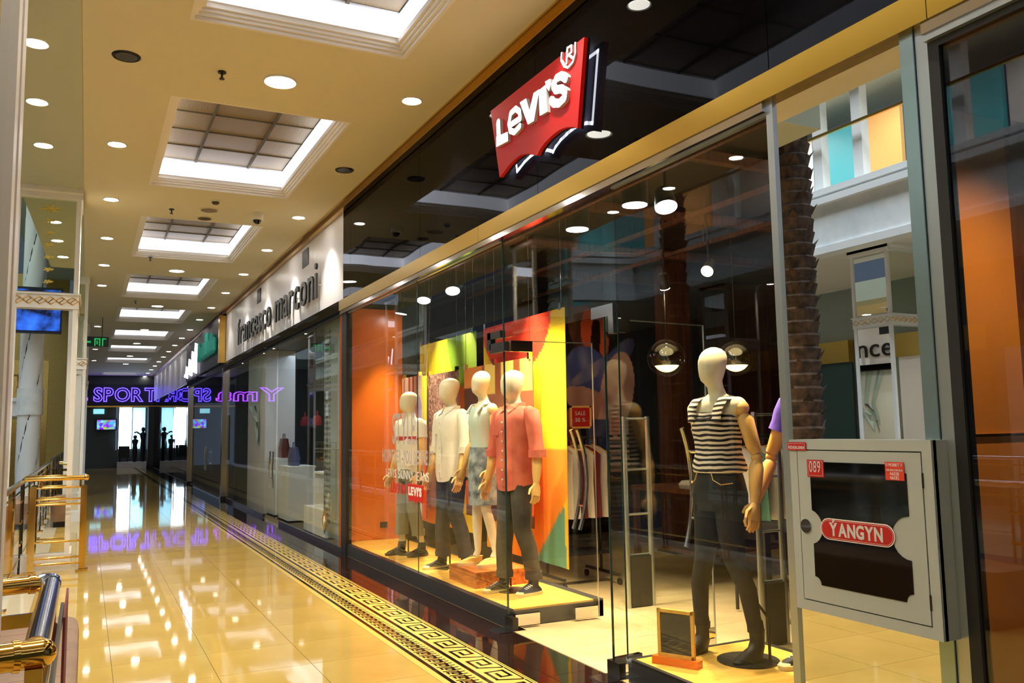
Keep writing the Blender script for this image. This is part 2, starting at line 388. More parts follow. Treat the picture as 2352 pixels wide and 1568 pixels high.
# ---- store floors
for x in range(5):
    for y in range(-2, 10):
        x0, y0 = 3.1+x*1.2, 2.0+y*1.2
        if x0 < 9: tile_piece('store_floor_slab', x0, x0+1.2, y0, y0+1.2, M['store_floor'])
# ---- atrium lower floor + slab edge
struct('floor_lower', MB().box(-16, -.93, -26, 48.6, -4.8, -4.5), M['stone_floor'])
struct('trim_1', MB().box(-1.0, -.86, -26, 48.6, -.6, .06), M['white'])
# ---- ceiling with coffers
cb = MB()
cof = [(-5.4,-2.3),(-.7,2.4),(3.4,6.5),(8.1,11.2),(12.85,15.9),(17.65,20.7),(22.35,25.2),(27.2,29.8),(31.9,34.2),(37,39.4),(45.6,47.6)]
CX0, CX1 = .60, 2.30
def slab(x0, x1, y0, y1): cb.box(x0, x1, y0, y1, ZC, ZC+.5)
ys = -26
for a, c_ in cof:
    slab(-.12, 3.1, ys, a); slab(-.12 if a < 45 else -.12, CX0, a, c_); slab(CX1, 3.1, a, c_); ys = c_
slab(-.12, 3.1, ys, 48.6)
ceiling = struct('ceiling', cb, M['ceil'])
poly = [(-.122,6.3),(-.122,48.6),(-.86,48.6),(-.86,14),(-.83,11.5),(-.79,10.4),(-.75,9),(-.71,7.6),(-.67,6.3)]
obj('side_bay', MB().prism(poly, 2, ZC, ZC+.5), M['ceil_bay'], ceiling)
for k, (a, c_) in enumerate(cof):
    nm = ['farthest behind the viewpoint','just behind the viewpoint','cut off by the top edge of the picture','with tan grid panels, nearest one wholly in view','second one wholly in view, above the white shop sign','third one wholly in view','fourth one wholly in view','fifth one wholly in view','sixth one wholly in view','seventh one wholly in view, far down the corridor','last one, just before the blue neon sign'][k]
    t_ = thing('coffer_light', 'recessed cove light in the ceiling, '+nm, 'ceiling light', (1.39, (a+c_)/2, ZC), 'cove lights down the corridor ceiling')
    H = .34; mo = MB(); OX0, OX1, oa, oc = CX0, CX1, a, c_
    # stepped moulding inside the opening, rising from the ceiling to the light well
    for e0, e1, h0, h1 in ((0,.03,.0,.03),(.0,.055,.03,.055),(.0,.075,.055,.08),(.0,.1,.08,.125)):
        mo.box(OX0+e0, OX0+e1, oa, oc, ZC+h0, ZC+h1); mo.box(OX1-e1, OX1-e0, oa, oc, ZC+h0, ZC+h1)
        mo.box(OX0+e1, OX1-e1, oa+e0, oa+e1, ZC+h0, ZC+h1); mo.box(OX0+e1, OX1-e1, oc-e1, oc-e0, ZC+h0, ZC+h1)
    obj('moulding', mo, M['mould'], t_)
    X0_, X1_ = CX0+.09, CX1-.09; a += .1; c_ -= .12
    wb = MB().box(X0_-.02, X0_, a, c_, ZC+.12, ZC+H).box(X1_, X1_+.02, a, c_, ZC+.12, ZC+H).box(X0_, X1_, a-.02, a, ZC+.12, ZC+H).box(X0_, X1_, c_, c_+.02, ZC+.12, ZC+H)
    obj('recess_wall', wb, M['coffer_white'], t_)
    zp = ZC+H
    nx, ny = 3, 5
    px = [X0_+(X1_-X0_)*v for v in (0,.29,.71,1)]; py = [a+(c_-a)*v/5 for v in range(6)]
    if k < 7:
        for i in range(nx):
            for j in range(ny): obj('ceiling_panel', MB().box(px[i]+.012, px[i+1]-.012, py[j]+.008, py[j+1]-.008, zp, zp+.02), M['panel'], t_)
        for i in (1, 2): obj('grid_bar', MB().box(px[i]-.014, px[i]+.014, a, c_, zp-.022, zp+.012), M['gridbar'], t_)
        for j in (1, 2, 3, 4): obj('grid_bar', MB().box(X0_, X1_, py[j]-.008, py[j]+.008, zp-.012, zp+.01), M['gridbar'], t_)
    else: obj('ceiling_panel', MB().box(X0_, X1_, a, c_, zp, zp+.02), M['coffer_white'], t_)
    LD = M['led'] if k < 5 else M['led_far']; g = .012; z0, z1 = ZC+.13, ZC+.31
    obj('led_strip', MB().box(X0_+.001, X0_+g, a, c_, z0, z1), LD, t_); obj('led_strip', MB().box(X1_-g, X1_-.001, a, c_, z0, z1), LD, t_)
    obj('led_strip', MB().box(X0_+g, X1_-g, c_-g, c_-.001, z0, z1), LD, t_); obj('led_strip', MB().box(X0_+g, X1_-g, a+.001, a+g, z0, z1), LD, t_)
# ---- downlights
def downlight(r=.075, lit=True):
    t_ = thing('downlight', '', 'ceiling light', (0,0,ZC))
    b_ = MB(); n = 24; prof = [(r*1.0,-.002),(r*1.22,-.012),(r*1.3,-.004),(r*1.3,.004)]
    for i, (rr, z) in enumerate(prof):
        for j in range(n): b_.v.append((rr*math.cos(2*math.pi*j/n), rr*math.sin(2*math.pi*j/n), z))
    for i in range(len(prof)-1):
        for j in range(n): b_.f.append((i*n+j, i*n+(j+1)%n, (i+1)*n+(j+1)%n, (i+1)*n+j))
    obj('ring', b_, M['ring'] if lit else M['darkmetal'], t_, local=True)
    obj('lamp_disc', MB().cyl((0,0), r, -.009, -.001, 24), M['lamp'] if lit else M['darkmetal'], t_, local=True); return t_
dl = downlight(); dlo = downlight(.085, False)
used = {}
def put_down(src, x, y, label, group, z=ZC, s=1):
    if src.name not in used: used[src.name] = 1; o = src; o.location = (x, y, z); o['label'] = label; o['group'] = group
    else: o = dup(src, (x, y, z), label, group)
    o.scale = (s, s, s); return o
k = 0
for i in range(20):
    y = 2.5+2.4*i
    if i in (1, 2): continue
    if i == 3: put_down(dlo, 2.65, 9.65, 'dark unlit downlight in the ceiling beside the black fascia', None); continue
    put_down(dl, 2.65, y+(.1 if i == 2 else 0), 'small round lit downlight beside the shop fascias, %s lit one of its row' % ORD[k], 'downlights along the shop side'); k += 1
put_down(dl, 2.65, 7.31, 'small round lit downlight in the ceiling just left of the red sign', 'downlights along the shop side')
put_down(dl, 2.65, 4.9, 'small round lit downlight above the red sign, mirrored in the black fascia', 'downlights along the shop side')
put_down(dlo, .2, 7.37, 'dark unlit downlight in the ceiling at the upper left', None)
for i, y in enumerate((9.72, 12.08, 14.52, 16.87, 19.2, 26.5, 31.5, 33.5, 38.5)):
    put_down(dl, .2, y, 'small round lit downlight on the left side of the ceiling, %s of its row' % ORD[i], 'downlights along the left side')
for i, y in enumerate((8.74, 10.06, 7.4)):
    put_down(dl, -.5 if y > 8 else -.45, y, ['round lit downlight in the green-grey side bay, nearer one','round lit downlight in the green-grey side bay, farther one','round lit downlight in the green-grey side bay, hidden behind the mirror frame'][i], 'downlights in the side bay')
for i, y in enumerate((7.36, 16.98, 21.83, 26.9, 31, 36, 40)):
    put_down(dl, 1.44, y, 'larger round lit downlight on the centre line between cove lights, %s from the viewpoint' % ORD[i], 'downlights on the centre line', s=1.5 if i < 3 else 1.3)
# lamps' own light, only where it is switched on near the viewpoint
for x, y, e in ((2.65,2.5,60),(2.65,4.9,60),(2.65,7.3,60),(2.65,12,75),(2.65,14.4,75),(2.65,16.8,75),(2.65,19.2,40),(2.65,21.6,20),(2.65,26.4,5),(2.65,31,5)):
    spot('downlight_beam', (x, y, 4.66), (x+.55, y, 0), e*EK[0], NEUT, 85, .7)
for x, y, e in ((.2,2.5,60),(.2,4.9,60),(.2,9.72,60),(.2,12.1,60),(.2,14.5,45),(.2,16.9,16),(1.44,7.36,120),(1.44,16.98,25),(-.5,8.74,40)):
    spot('downlight_beam', (x, y, 4.66), (x, y, 0), e*EK[1], WARM, 130, .8)
# ---- small ceiling fittings
def sprinkler(x, y, lab):
    t_ = thing('fire_sprinkler', lab, 'sprinkler', (x, y, ZC), 'ceiling sprinklers')
    obj('rosette', MB().cyl((0,0), .035, -.012, 0, 16), M['darkmetal'], t_, local=True)
    obj('pipe', MB().cyl((0,0), .01, -.06, -.01, 10), M['darkmetal'], t_, local=True)
    obj('deflector', MB().cyl((0,0), .022, -.068, -.06, 12), M['darkmetal'], t_, local=True)
sprinkler(.95, 7.37, 'small brass ceiling sprinkler left of the large round downlight')
sprinkler(.96, 12.31, 'small ceiling sprinkler before the second tan-panelled cove light')
sprinkler(.91, 15.84, 'small ceiling sprinkler behind the second tan-panelled cove light')
sprinkler(.93, 21.2, 'small ceiling sprinkler between two far cove lights')
t_ = thing('smoke_detector', 'small cream smoke detector behind the nearest cove light', 'smoke detector', (1.45, 11.64, ZC))
obj('base', MB().cyl((0,0), .06, -.02, 0, 20), M['ring'], t_, local=True); obj('sensor_head', MB().rings([(0,0,-.05,.03,.03),(0,0,-.04,.045,.045),(0,0,-.02,.05,.05)], 20), M['gridbar'], t_, local=True)
for y, r_, lab in ((12.15,.13,'round cream ceiling loudspeaker, larger one'),(12.65,.11,'round tan ceiling vent disc beside the loudspeaker')):
    t_ = thing('ceiling_speaker', lab, 'speaker', (1.43, y, ZC)); obj('rim', MB().cyl((0,0), r_, -.012, 0, 28), M['ceil'], t_, local=True); obj('grille', MB().cyl((0,0), r_*.84, -.016, -.010, 28), M['panel'] if r_ > .12 else M['gridbar'], t_, local=True)
t_ = thing('dome_camera', 'white dome security camera on the ceiling above the white fascia', 'security camera', (2.07, 12.1, ZC))
obj('housing', MB().rings([(0,0,-.1,.06,.06),(0,0,-.09,.085,.085),(0,0,0,.09,.09)], 24), M['ring'], t_, local=True, smooth=True)
obj('dome', MB().rings([(0,0,-.155,.01,.01),(0,0,-.145,.035,.035),(0,0,-.125,.052,.052),(0,0,-.1,.06,.06)], 20), M['black_glass'], t_, local=True, smooth=True)
t_ = thing('exit_sign', 'small green exit sign hanging under the dark ceiling at the left', 'sign', (.1, 24.5, 4.05))
obj('case', MB().box(-.34, .36, -.02, .02, -.12, .14), M['teal_dark'], t_, local=True)
obj('hanger', MB().cyl((-.2,0), .008, .14, .65, 6), M['darkmetal'], t_, local=True); obj('hanger', MB().cyl((.2,0), .008, .14, .65, 6), M['darkmetal'], t_, local=True)
b_ = MB().prism([(-.24,0),(-.16,.07),(-.16,.025),(-.06,.025),(-.06,-.025),(-.16,-.025),(-.16,-.07)], 1, -.026, -.02); obj('arrow', b_, M['exit_green'], t_, local=True)
b_ = MB()
for q in ((.02,.05,-.1,.1),(.02,.16,.07,.1),(.13,.16,-.1,.1),(.07,.1,-.06,.04),(.2,.23,-.1,.1),(.2,.3,.07,.1)): b_.box(q[0], q[1], -.026, -.02, q[2], q[3])
obj('running_figure', b_, M['exit_green'], t_, local=True)
# ---- gold cornice between ceiling and fascia
struct('trim_2', MB().box(2.965, 3.09, -2, 48.4, ZC-.02, ZC+.05).box(3.02, 3.09, -2, 48.4, ZC-.07, ZC-.02), M['gold_dark'])
# ---- right wall core above the shop fronts, and its fascias
struct('wall_right', MB().box(3.14, 3.3, -2, 48.4, 3.3, 5.1), M['dark_wall'])
t_ = thing('black_fascia', 'glossy black glass fascia panels above the clothes shop', 'fascia', (3.1, 6, 3.4))
yb = [-2, .6, 3.17, 5.69, 8.32, 10.98, 11.34]
for a, c_ in zip(yb[:-1], yb[1:]): obj('fascia_panel', MB().box(3.1, 3.135, a+.003, c_-.003, 3.39, 4.64), M['black_gloss'], t_)
t_ = thing('gold_band', 'wide polished gold band under the black fascia', 'trim', (3.05, 6, 3.3))
yb = [-2, 2.21, 6.7, 11.34]
for a, c_ in zip(yb[:-1], yb[1:]): obj('gold_panel', MB().box(3.04, 3.135, a+.002, c_-.002, 3.25, 3.39), M['gold'], t_)
obj('under_channel', MB().box(3.05, 3.12, -2, 2.25, 3.20, 3.25).box(3.05, 3.12, 3.18, 11.34, 3.20, 3.25), M['steel'], t_)
t_ = thing('white_fascia', 'white panel fascia above the neighbouring shop', 'fascia', (3.1, 19, 3.4))
yb = [11.34, 13.1, 14.9, 17.0, 19.2, 21.5, 22.35]
for a, c_ in zip(yb[:-1], yb[1:]): obj('fascia_panel', MB().box(3.1, 3.135, a+.004, c_-.004, 3.39, 4.64), M['fascia_white'], t_)
for y, s_ in ((13.6,.42),(17.75,.42)):
    v = obj('air_vent', MB().box(3.09, 3.1, y-s_/2, y+s_/2, 4.28, 4.56), M['black'], t_, label='dark rectangular air vent')
t_ = thing('bronze_band', 'dark mirror-polished band under the white fascia', 'trim', (3.05, 20, 3.3)); 
yb = [11.34, 15, 19, 22.35, 26.8, 31]
for a, c_ in zip(yb[:-1], yb[1:]): obj('metal_panel', MB().box(3.04, 3.135, a+.002, c_-.002, 3.24, 3.39), M['steel'] if 0 else M['black_gloss'], t_)
t_ = thing('grey_fascia', 'grey panel fascia at the far end of the shop row', 'fascia', (3.1, 36, 3.4))
for a in range(30, 47, 3): obj('fascia_panel', MB().box(3.1, 3.135, a+.97, min(a+3.96, 47.9), 3.39, 4.64), M['fascia_white'], t_)
# ---- 'francesco marconi' letters
t_ = thing('shop_name_letters', 'raised dark metal letters of a shop name on the white fascia', 'sign', (3.03, 16, 3.6))
letters(t_, 'francesco marconi', (3.03, 20.0, 3.62), (0,-1,0), (0,0,1), .82, .03, M['darkmetal'], .004, 7.55, gap=.1)
obj('mount_pins', (lambda b_: [b_.bar((3.04,20.0-.47*i,3.8),(3.098,20.0-.47*i,3.8),.012) for i in range(17)][-1])(MB()), M['steel'], t_)
# ---- green letter sign in a box, white neon sign beyond
t_ = thing('green_sign_box', 'black sign board with teal letters and a gold end frame', 'sign', (3.0, 24.5, 3.5))
obj('board', MB().box(2.98, 3.09, 22.45, 26.75, 3.4, 4.62), M['black'], t_); obj('end_frame', MB().box(2.93, 3.09, 22.35, 22.5, 3.4, 4.6), M['gold_dark'], t_)
M['teal_sign'] = mat('teal_letter', (.05,.5,.4), .3, emis=.12, ecol=(.05,.5,.4))
for i, (y, hh) in enumerate(((26.2,.5),(25.7,.32),(25.1,.4),(24.6,.62),(24.1,.36),(23.6,.5),(23.1,.34))):
    obj('letter', MB().tube([(2.9,y+.12,3.75),(2.9,y+.12,3.75+hh),(2.9,y-.1,3.75+hh),(2.9,y-.12,3.8),(2.9,y+.1,3.75)], .045, 8), M['teal_sign'], t_)
t_ = thing('white_neon_sign', 'white neon letter strokes on a black board far down the shop row', 'sign', (3.0, 29, 3.5))
obj('board', MB().box(3.0, 3.09, 26.85, 30.9, 3.4, 4.62), M['black'], t_)
for i in range(9):
    y = 27.2+i*.42; h0 = 3.45+.05*(i%3); h1 = 4.35-.09*i+.15*(i%2)
    obj('neon_stroke', MB().tube([(2.93,y,h0),(2.93,y+.08,(h0+h1)/2),(2.93,y-.05,h1)], .022, 6), M['neon_white'], t_)
# ================================================================== RED SIGN
SX = 3.0
def cpx(c_, X=SX): return on(1080+c_[0]/3.92, 60+c_[1]/3.92, 0, X)
def yz(c_, X=SX): p = cpx(c_, X); return (p.y, p.z)
def stroke(b_, pts, wd, x0, x1, X=SX):     # thick flat stroke in the sign's plane, rounded joints
    P = [Vector(yz(p, X)) for p in pts]; k = wd
    for a, c_ in zip(P[:-1], P[1:]):
        d = (c_-a).normalized()*k/2; n_ = Vector((-d.y, d.x))
        b_.prism([tuple(a-n_), tuple(c_-n_), tuple(c_+n_), tuple(a+n_)], 0, x0, x1)
    for a in P: b_.prism([(a.x+k/2*math.cos(2*math.pi*j/14), a.y+k/2*math.sin(2*math.pi*j/14)) for j in range(14)], 0, x0, x1)
    return b_
sign = thing('shop_sign', 'red sign', 'sign', (3.05, 5.5, 4.0))
sign['label'] = 'red batwing-shaped sign with thick white letters on the glossy black fascia'
wing = [(183,765),(1027,97),(965,918),(925,908),(880,908),(835,920),(800,935),(760,965),(720,1000),(670,1050),(630,1105),(605,1155),(590,1165),(560,1155),(530,1148),(490,1150),(450,1162),(400,1200),(350,1250),(305,1310),(265,1360)]
wp = [yz(p) for p in wing]
obj('face_panel', MB().prism(wp, 0, 3.0, 3.03), M['red'], sign)
cy_ = sum(p[0] for p in wp)/len(wp); cz_ = sum(p[1] for p in wp)/len(wp)
hb = MB(); ins = []; nw = len(wp); sgn_ = 1 if sum(wp[q_][0]*wp[(q_+1)%nw][1]-wp[(q_+1)%nw][0]*wp[q_][1] for q_ in range(nw)) > 0 else -1
for q_ in range(nw):
    a0, b0, c0 = Vector(wp[q_-1]), Vector(wp[q_]), Vector(wp[(q_+1)%nw]); d1, d2 = (b0-a0).normalized(), (c0-b0).normalized()
    n1, n2 = Vector((-d1.y, d1.x))*sgn_, Vector((-d2.y, d2.x))*sgn_; nn = (n1+n2).normalized(); ins.append(tuple(b0+nn*min(.09, .048/max(.35, nn.dot(n1)))))
for a, c_ in zip(ins, ins[1:]+ins[:1]):
    a, c_ = Vector(a), Vector(c_); d = (c_-a).normalized()*.013; n_ = Vector((-d.y, d.x)); hb.prism([tuple(a-n_-d), tuple(c_-n_+d), tuple(c_+n_+d), tuple(a+n_-d)], 0, 3.052, 3.054)
obj('back_tray', MB().prism([(cy_+(p[0]-cy_)*.998, cz_+(p[1]-cz_)*.998) for p in wp], 0, 3.03, 3.052), M['black'], sign)
obj('halo_strip', hb, M['halo'], sign)
obj('wall_bracket', MB().box(3.03, 3.1, 5.1, 5.2, 3.95, 4.05).box(3.03, 3.1, 5.9, 6.0, 3.95, 4.05), M['black'], sign)
M['letter_side'] = mat('letter_return', (.5,.5,.5), .4)
def L(name, b_):
    o = obj(name, b_, [M['letter_side'], M['letter_lit']], sign); xm = min(v.co.x for v in o.data.vertices)
    for p in o.data.polygons:
        if abs(p.normal.x) > .9 and p.center.x < xm+.001: p.material_index = 1
x0, x1 = 2.972, 3.0
b_ = stroke(MB(), [(279,875),(285,1040)], .07, x0, x1); b_.prism([yz(p) for p in [(262,1092),(262,1000),(365,955),(368,1038)]], 0, x0, x1); L('letter', b_)
L('letter', stroke(MB(), [(402,885),(478,835),(470,772),(436,748),(392,790),(376,880),(388,945),(425,958),(474,905)], .05, x0, x1))
L('letter', MB().prism([yz(p) for p in [(475,692),(532,655),(562,765),(600,607),(652,572),(602,858),(548,890)]], 0, x0, x1))
L('letter', MB().prism([yz(p) for p in [(646,585),(712,530),(722,775),(655,812)]], 0, x0, x1))
L('apostrophe', MB().prism([yz(p) for p in [(703,505),(748,480),(757,530),(738,590),(720,565)]], 0, x0, x1))
L('letter', stroke(MB(), [(888,478),(850,450),(805,475),(778,540),(800,580),(850,568),(884,595),(878,650),(830,698),(782,700),(758,672)], .062, x0, x1))
b_ = stroke(MB(), [(838,245),(833,310),(860,365),(895,375),(940,325),(962,240),(960,155)], .016, 2.985, 3.0)
stroke(b_, [(882,335),(890,200)], .02, 2.985, 3.0); stroke(b_, [(890,200),(925,178),(927,235),(893,272)], .016, 2.985, 3.0); stroke(b_, [(902,262),(934,290)], .016, 2.985, 3.0)
L('registered_mark', b_)

# ================================================================== SHOP FRONT (clothes shop)
# plinths
t_ = thing('display_platform', 'long low display platform with amber wood top behind the glass, under four mannequins', 'platform', (3.5, 9, 0))
obj('base', MB().box(3.1, 4.02, 6.36, 11.33, 0, .13), M['plinth'], t_)
obj('wood_top', MB().box(3.16, 3.93, 6.37, 11.33, .13, .145), M['wood'], t_); obj('rim', MB().box(3.1, 3.16, 6.36, 11.33, .13, .1455).box(3.93, 4.02, 6.36, 11.33, .0, .1455), M['plinth'], t_)
t_ = thing('display_platform', 'low display platform with amber wood top under the striped-top mannequin', 'platform', (3.6, 3.6, 0))
obj('base', MB().box(3.12, 4.15, 3.19, 4.66, 0, .13), M['plinth'], t_); obj('wood_top', MB().box(3.15, 4.1, 3.19, 4.62, .13, .145), M['wood'], t_)
obj('rim', MB().box(3.12, 3.15, 3.19, 4.66, .13, .1455).box(4.1, 4.15, 3.19, 4.66, .13, .1455).box(3.15, 4.1, 4.62, 4.66, .13, .1455), M['black'], t_)
# glazing: panes, each its own pane
win = struct('window_1', MB().box(3.095, 3.125, 6.4, 11.33, 3.19, 3.215).box(3.095, 3.125, 3.18, 4.66, 3.19, 3.215), M['alu'])
def pane(y0, y1, z0=.02, z1=3.2, mt='glass', par=None, x=3.105): return obj('glass_pane', MB().box(x-.004, x+.004, y0+.003, y1-.003, z0, z1), M[mt], par or win)
pane(8.43, 11.27); pane(6.36, 8.43); pane(3.18, 4.64); pane(4.64, 6.36, 2.36, 3.2)
pane(4.64, 4.80)
obj('pane_edge', MB().box(3.098, 3.112, 6.345, 6.353, .02, 3.2).box(3.1, 3.109, 8.428, 8.432, .15, 3.2).box(3.1, 3.11, 4.637, 4.642, 0.15, 2.36).box(3.098, 3.112, 4.80, 4.807, .02, 2.36), M['glass_edge'], win)
# two swung-open glass doors
def door_leaf(label, a, b_end, hinge_lab):
    a, e = Vector(a), Vector(b_end); d = (e-a).normalized(); n_ = Vector((-d.y, d.x, 0)); L_ = (e-a).length
    t_ = thing('glass_door', label, 'door', tuple(a)); up = Vector((0,0,1))
    M_ = Matrix((d, n_, up)).transposed().to_4x4(); M_.translation = a
    def O(nm, b_, mt, **k): obj(nm, b_.xf(M_), mt, t_, **k)
    O('glass_pane', MB().box(0, L_, -.005, .005, .02, 2.34), M['glass_clear'])
    O('pane_edge', MB().box(L_-.006, L_+.001, -.0055, .0055, .02, 2.34).box(0, L_, -.0055, .0055, 2.335, 2.342), M['alu'])
    for u in (.0, L_-.24): O('patch_fitting', MB().box(u, u+.22, -.02, .02, .02, .11), M['chrome'])
    O('patch_fitting', MB().box(0, .2, -.02, .02, 2.25, 2.34), M['chrome'])
    for sgn in (-1, 1):
        pts = []
        for i in range(13):
            q = i/12*2-1; pts.append((L_-.12-.05*(q*q)*1.6, sgn*(.055), 1.17+q*.42))
        O('handle', MB().tube(pts, .017, 10), M['steel'], smooth=True)
    for z in (.95, 1.42): O('handle_mount', MB().tube([(L_-.14,-.055,z),(L_-.14,.055,z)], .012, 8), M['chrome'])
    return t_
door_leaf('glass door leaf standing open beside the long display platform', (3.15,6.325,0), (3.94,6.3,0), '')
door_leaf('glass door leaf standing open beside the striped-top mannequin', (3.13,4.83,0), (4.05,4.93,0), '')
t_ = thing('corner_bracket', 'black patch fitting clamp at the glass corner in front of the salmon shirt', 'bracket', (3.1, 6.43, 2.3))
obj('clamp', MB().box(3.08, 3.13, 6.37, 6.62, 2.37, 2.43).box(3.08, 3.13, 6.56, 6.64, 2.28, 2.43).box(3.08,3.13,6.3,6.58,2.25,2.33), M['black'], t_)
t_ = thing('corner_bracket', 'bright steel patch fitting clamp above the second glass door', 'bracket', (3.1, 4.72, 2.3))
obj('clamp', MB().box(3.08, 3.125, 4.66, 4.93, 2.34, 2.42).box(3.08, 3.125, 4.66, 4.72, 2.22, 2.34), M['steel'], t_)
for lab, y in (('steel floor plate at the foot of the first glass door', 6.36), ('steel floor plate at the foot of the second glass door', 4.84)):
    t_ = thing('floor_plate', lab, 'floor plate', (3.05, y, 0)); obj('cover', MB().box(2.96, 3.2, y-.14, y+.04, .0005, .006), M['steel'], t_); obj('pivot_clamp', MB().box(3.09, 3.14, y-.12, y+.02, .006, .1), M['darkmetal'], t_)
# vinyl writing on the glass
wz = Vector((0,0,1)); wr = (0,-1,0)
t_ = thing('window_lettering', 'tall grey lettering STYLE. on the shop glass', 'lettering', (3.09, 8.8, 1.5)); letters(t_, 'STYLE.', (3.085, 9.2, 1.47), wr, wz, .47, .002, M['ink_grey'], .008, .82)
t_ = thing('window_lettering', 'grey slogan line HOWEVER YOU DEFINE IT on the shop glass', 'lettering', (3.09, 8.8, 1.3)); letters(t_, 'HOWEVER YOU DEFINE IT', (3.085, 9.56, 1.26), wr, wz, .2, .002, M['ink_grey'], .004, 1.64)
t_ = thing('window_lettering', 'thin white text line under the slogan on the shop glass', 'lettering', (3.09, 8.8, 1.1)); letters(t_, "LEVI'S SKINNY JEANS", (3.085, 9.43, 1.09), wr, wz, .135, .002, M['ink'], 0, 1.38)
t_ = thing('window_lettering', 'small red words LIVE IN on the shop glass', 'lettering', (3.09, 9, .95)); letters(t_, 'LIVE IN', (3.085, 9.25, .93), wr, wz, .14, .002, M['ink_red'], .006, .48)
t_ = thing('window_logo', 'small red batwing logo sticker low on the shop glass', 'logo', (3.09, 8.5, .9))
ks = .5/((max(p[0] for p in wp)-min(p[0] for p in wp))); zc0 = max(p[1] for p in wp)
yl, zl = max(p[0] for p in wp), min(p[1] for p in wp)
lw = [(8.72-(yl-p[0])*ks, 1.05-(zc0-p[1])*ks*.95) for p in wp]
obj('red_field', MB().prism(lw, 0, 3.086, 3.09), M['ink_red'], t_)
letters(t_, "LEVI'S", (3.084, 8.67, .935), wr, wz, .115, .002, M['ink_w'], .006, .4, gap=.04)
t_ = thing('wall_socket', 'small dark socket on the orange wall left of the mannequins', 'socket', (3.9, 11.3, .3))
obj('plate', MB().box(3.62, 3.72, 11.31, 11.33, .3, .38), M['darkmetal'], t_); obj('insert', MB().box(3.645, 3.695, 11.305, 11.31, .315, .365), M['black'], t_)
# ---- shop shell
struct('wall_left', MB().box(3.1, 3.95, 11.34, 11.5, 0, 3.3), M['orange'])
struct('wall_back_1', MB().box(3.95, 9.6, 11.34, 11.5, 0, 3.9), M['dark_wall'])
struct('wall_back_2', MB().box(9.2, 9.4, .0, 11.5, 0, 3.9), M['brown_wood'])
struct('wall_side', MB().box(3.31, 9.2, 3.02, 3.1, 0, 3.9), M['dark_wall'])
struct('ceiling_shop', MB().box(3.31, 9.6, 3.02, 11.5, 3.75, 3.9), M['dark_wall'])
for i, (y, x) in enumerate(((10.4,3.79),(8.2,4.9),(6.0,5.8))):
    t_ = thing('lighting_track', 'thin brown lighting track under the dark shop ceiling, '+['over the mannequins','in the middle','farthest in'][i], 'track', (x, 6, 3.5)); obj('rail', MB().box(x-.02, x+.02, 3.2, 11.2, 3.5, 3.54), M['brown_wood'], t_)
    for yy_ in (4, 7, 10): obj('hanger', MB().cyl((x, yy_), .008, 3.54, 3.75, 6), M['black'], t_)
for i, (y, z) in enumerate(((5.0,3.6),(6.6,3.6),(8.2,3.6),(9.8,3.6))):
    t_ = thing('ceiling_beam', 'brown wooden cross beam under the dark shop ceiling, %s from the right' % ORD[i], 'beam', (6, y, z)); obj('plank', MB().box(3.4, 9.2, y-.04, y+.04, 3.62, 3.72), M['brown_wood'], t_)
def spotlight(lab, p, tgt, r=.085, e=0, glow='lamp_white'):
    t_ = thing('spotlight', lab, 'spotlight', tuple(p)); d = (Vector(tgt)-Vector(p)).normalized(); p = Vector(p)
    obj('lamp_housing', MB().tube([p-d*.16, p-d*.0], [r*.8, r*1.06], 18), M['black'], t_, smooth=True)
    obj('lens', MB().tube([p, p+d*.006], r, 20), M[glow], t_)
    obj('arm', MB().tube([p-d*.08, (p.x, p.y, 3.75)], .012, 6), M['black'], t_)
    if e: spot('spotlight_beam', tuple(p+d*.03), tgt, e, (1,.74,.4), 48, .8, .05)
spotlight('tilted spotlight over the long platform, left one of the pair', (3.90,10.34,3.3), (3.5,9.6,1.2), e=750)
spotlight('tilted spotlight over the long platform, right one of the pair', (3.96,9.5,3.3), (3.6,8.5,1.2), e=800)
spotlight('spotlight low in front of the orange wall at the left end of the window', (3.8,10.95,3.2), (3.5,11.2,1.0), .075, e=260)
spotlight('tilted spotlight beside the brighter flush lamp near the wall of mirror', (3.98,5.23,3.3), (3.65,4.4,1.2), e=800)
spotlight('small tilted lamp deep in the shop left of the glaring bulb', (5.2,6.9,3.0), (6.5,8,.5), .05, e=60)
spotlight('glaring warm bulb deep in the shop above the globe pendants', (5.0,6.0,3.0), (3.2,4.9,1.4), .055, e=120, glow='shade')
for lab, p in (('flush round ceiling lamp over the salmon shirt mannequin', (3.94,6.5,3.4)), ('flush round ceiling lamp over the open doorway, nearer one', (3.94,5.59,3.4))):
    t_ = thing('flush_lamp', lab, 'ceiling light', p); obj('can', MB().cyl(p[:2], .11, 3.4, 3.62, 22), M['black'], t_); obj('lamp_disc', MB().cyl(p[:2], .1, 3.395, 3.4, 22), M['lamp_white'], t_)
    spot('shop_beam', (p[0], p[1], 3.38), (p[0]-.15, p[1], 0), 620, (1,.76,.45), 70, .8, .08)
spot('shop_beam', (3.75,7.5,3.4), (3.55,7.5,0), 620, (1,.76,.42), 60, .8, .08)  # beam only, no flush lamp is built above it
spot('shop_beam', (3.75,4.3,3.4), (3.6,4.1,0), 420, (1,.76,.42), 50, .8, .08)  # likewise a beam without a lamp
spot('shop_beam', (3.2,6.9,3.1), (4.03,7.2,1.9), 260, (1,.85,.5), 50, .9, .06)  # added spot without a lamp, brightens the right yellow banner
spot('shop_beam', (3.3,9.8,3.1), (4.03,10,2.2), 160, (1,.85,.5), 60, .9, .06)  # spot on the left yellow banner, without a lamp
area('shop_glow', (5.3,7,3.7), (0,0,0), 2.5, 5, 14, (1,.6,.3))
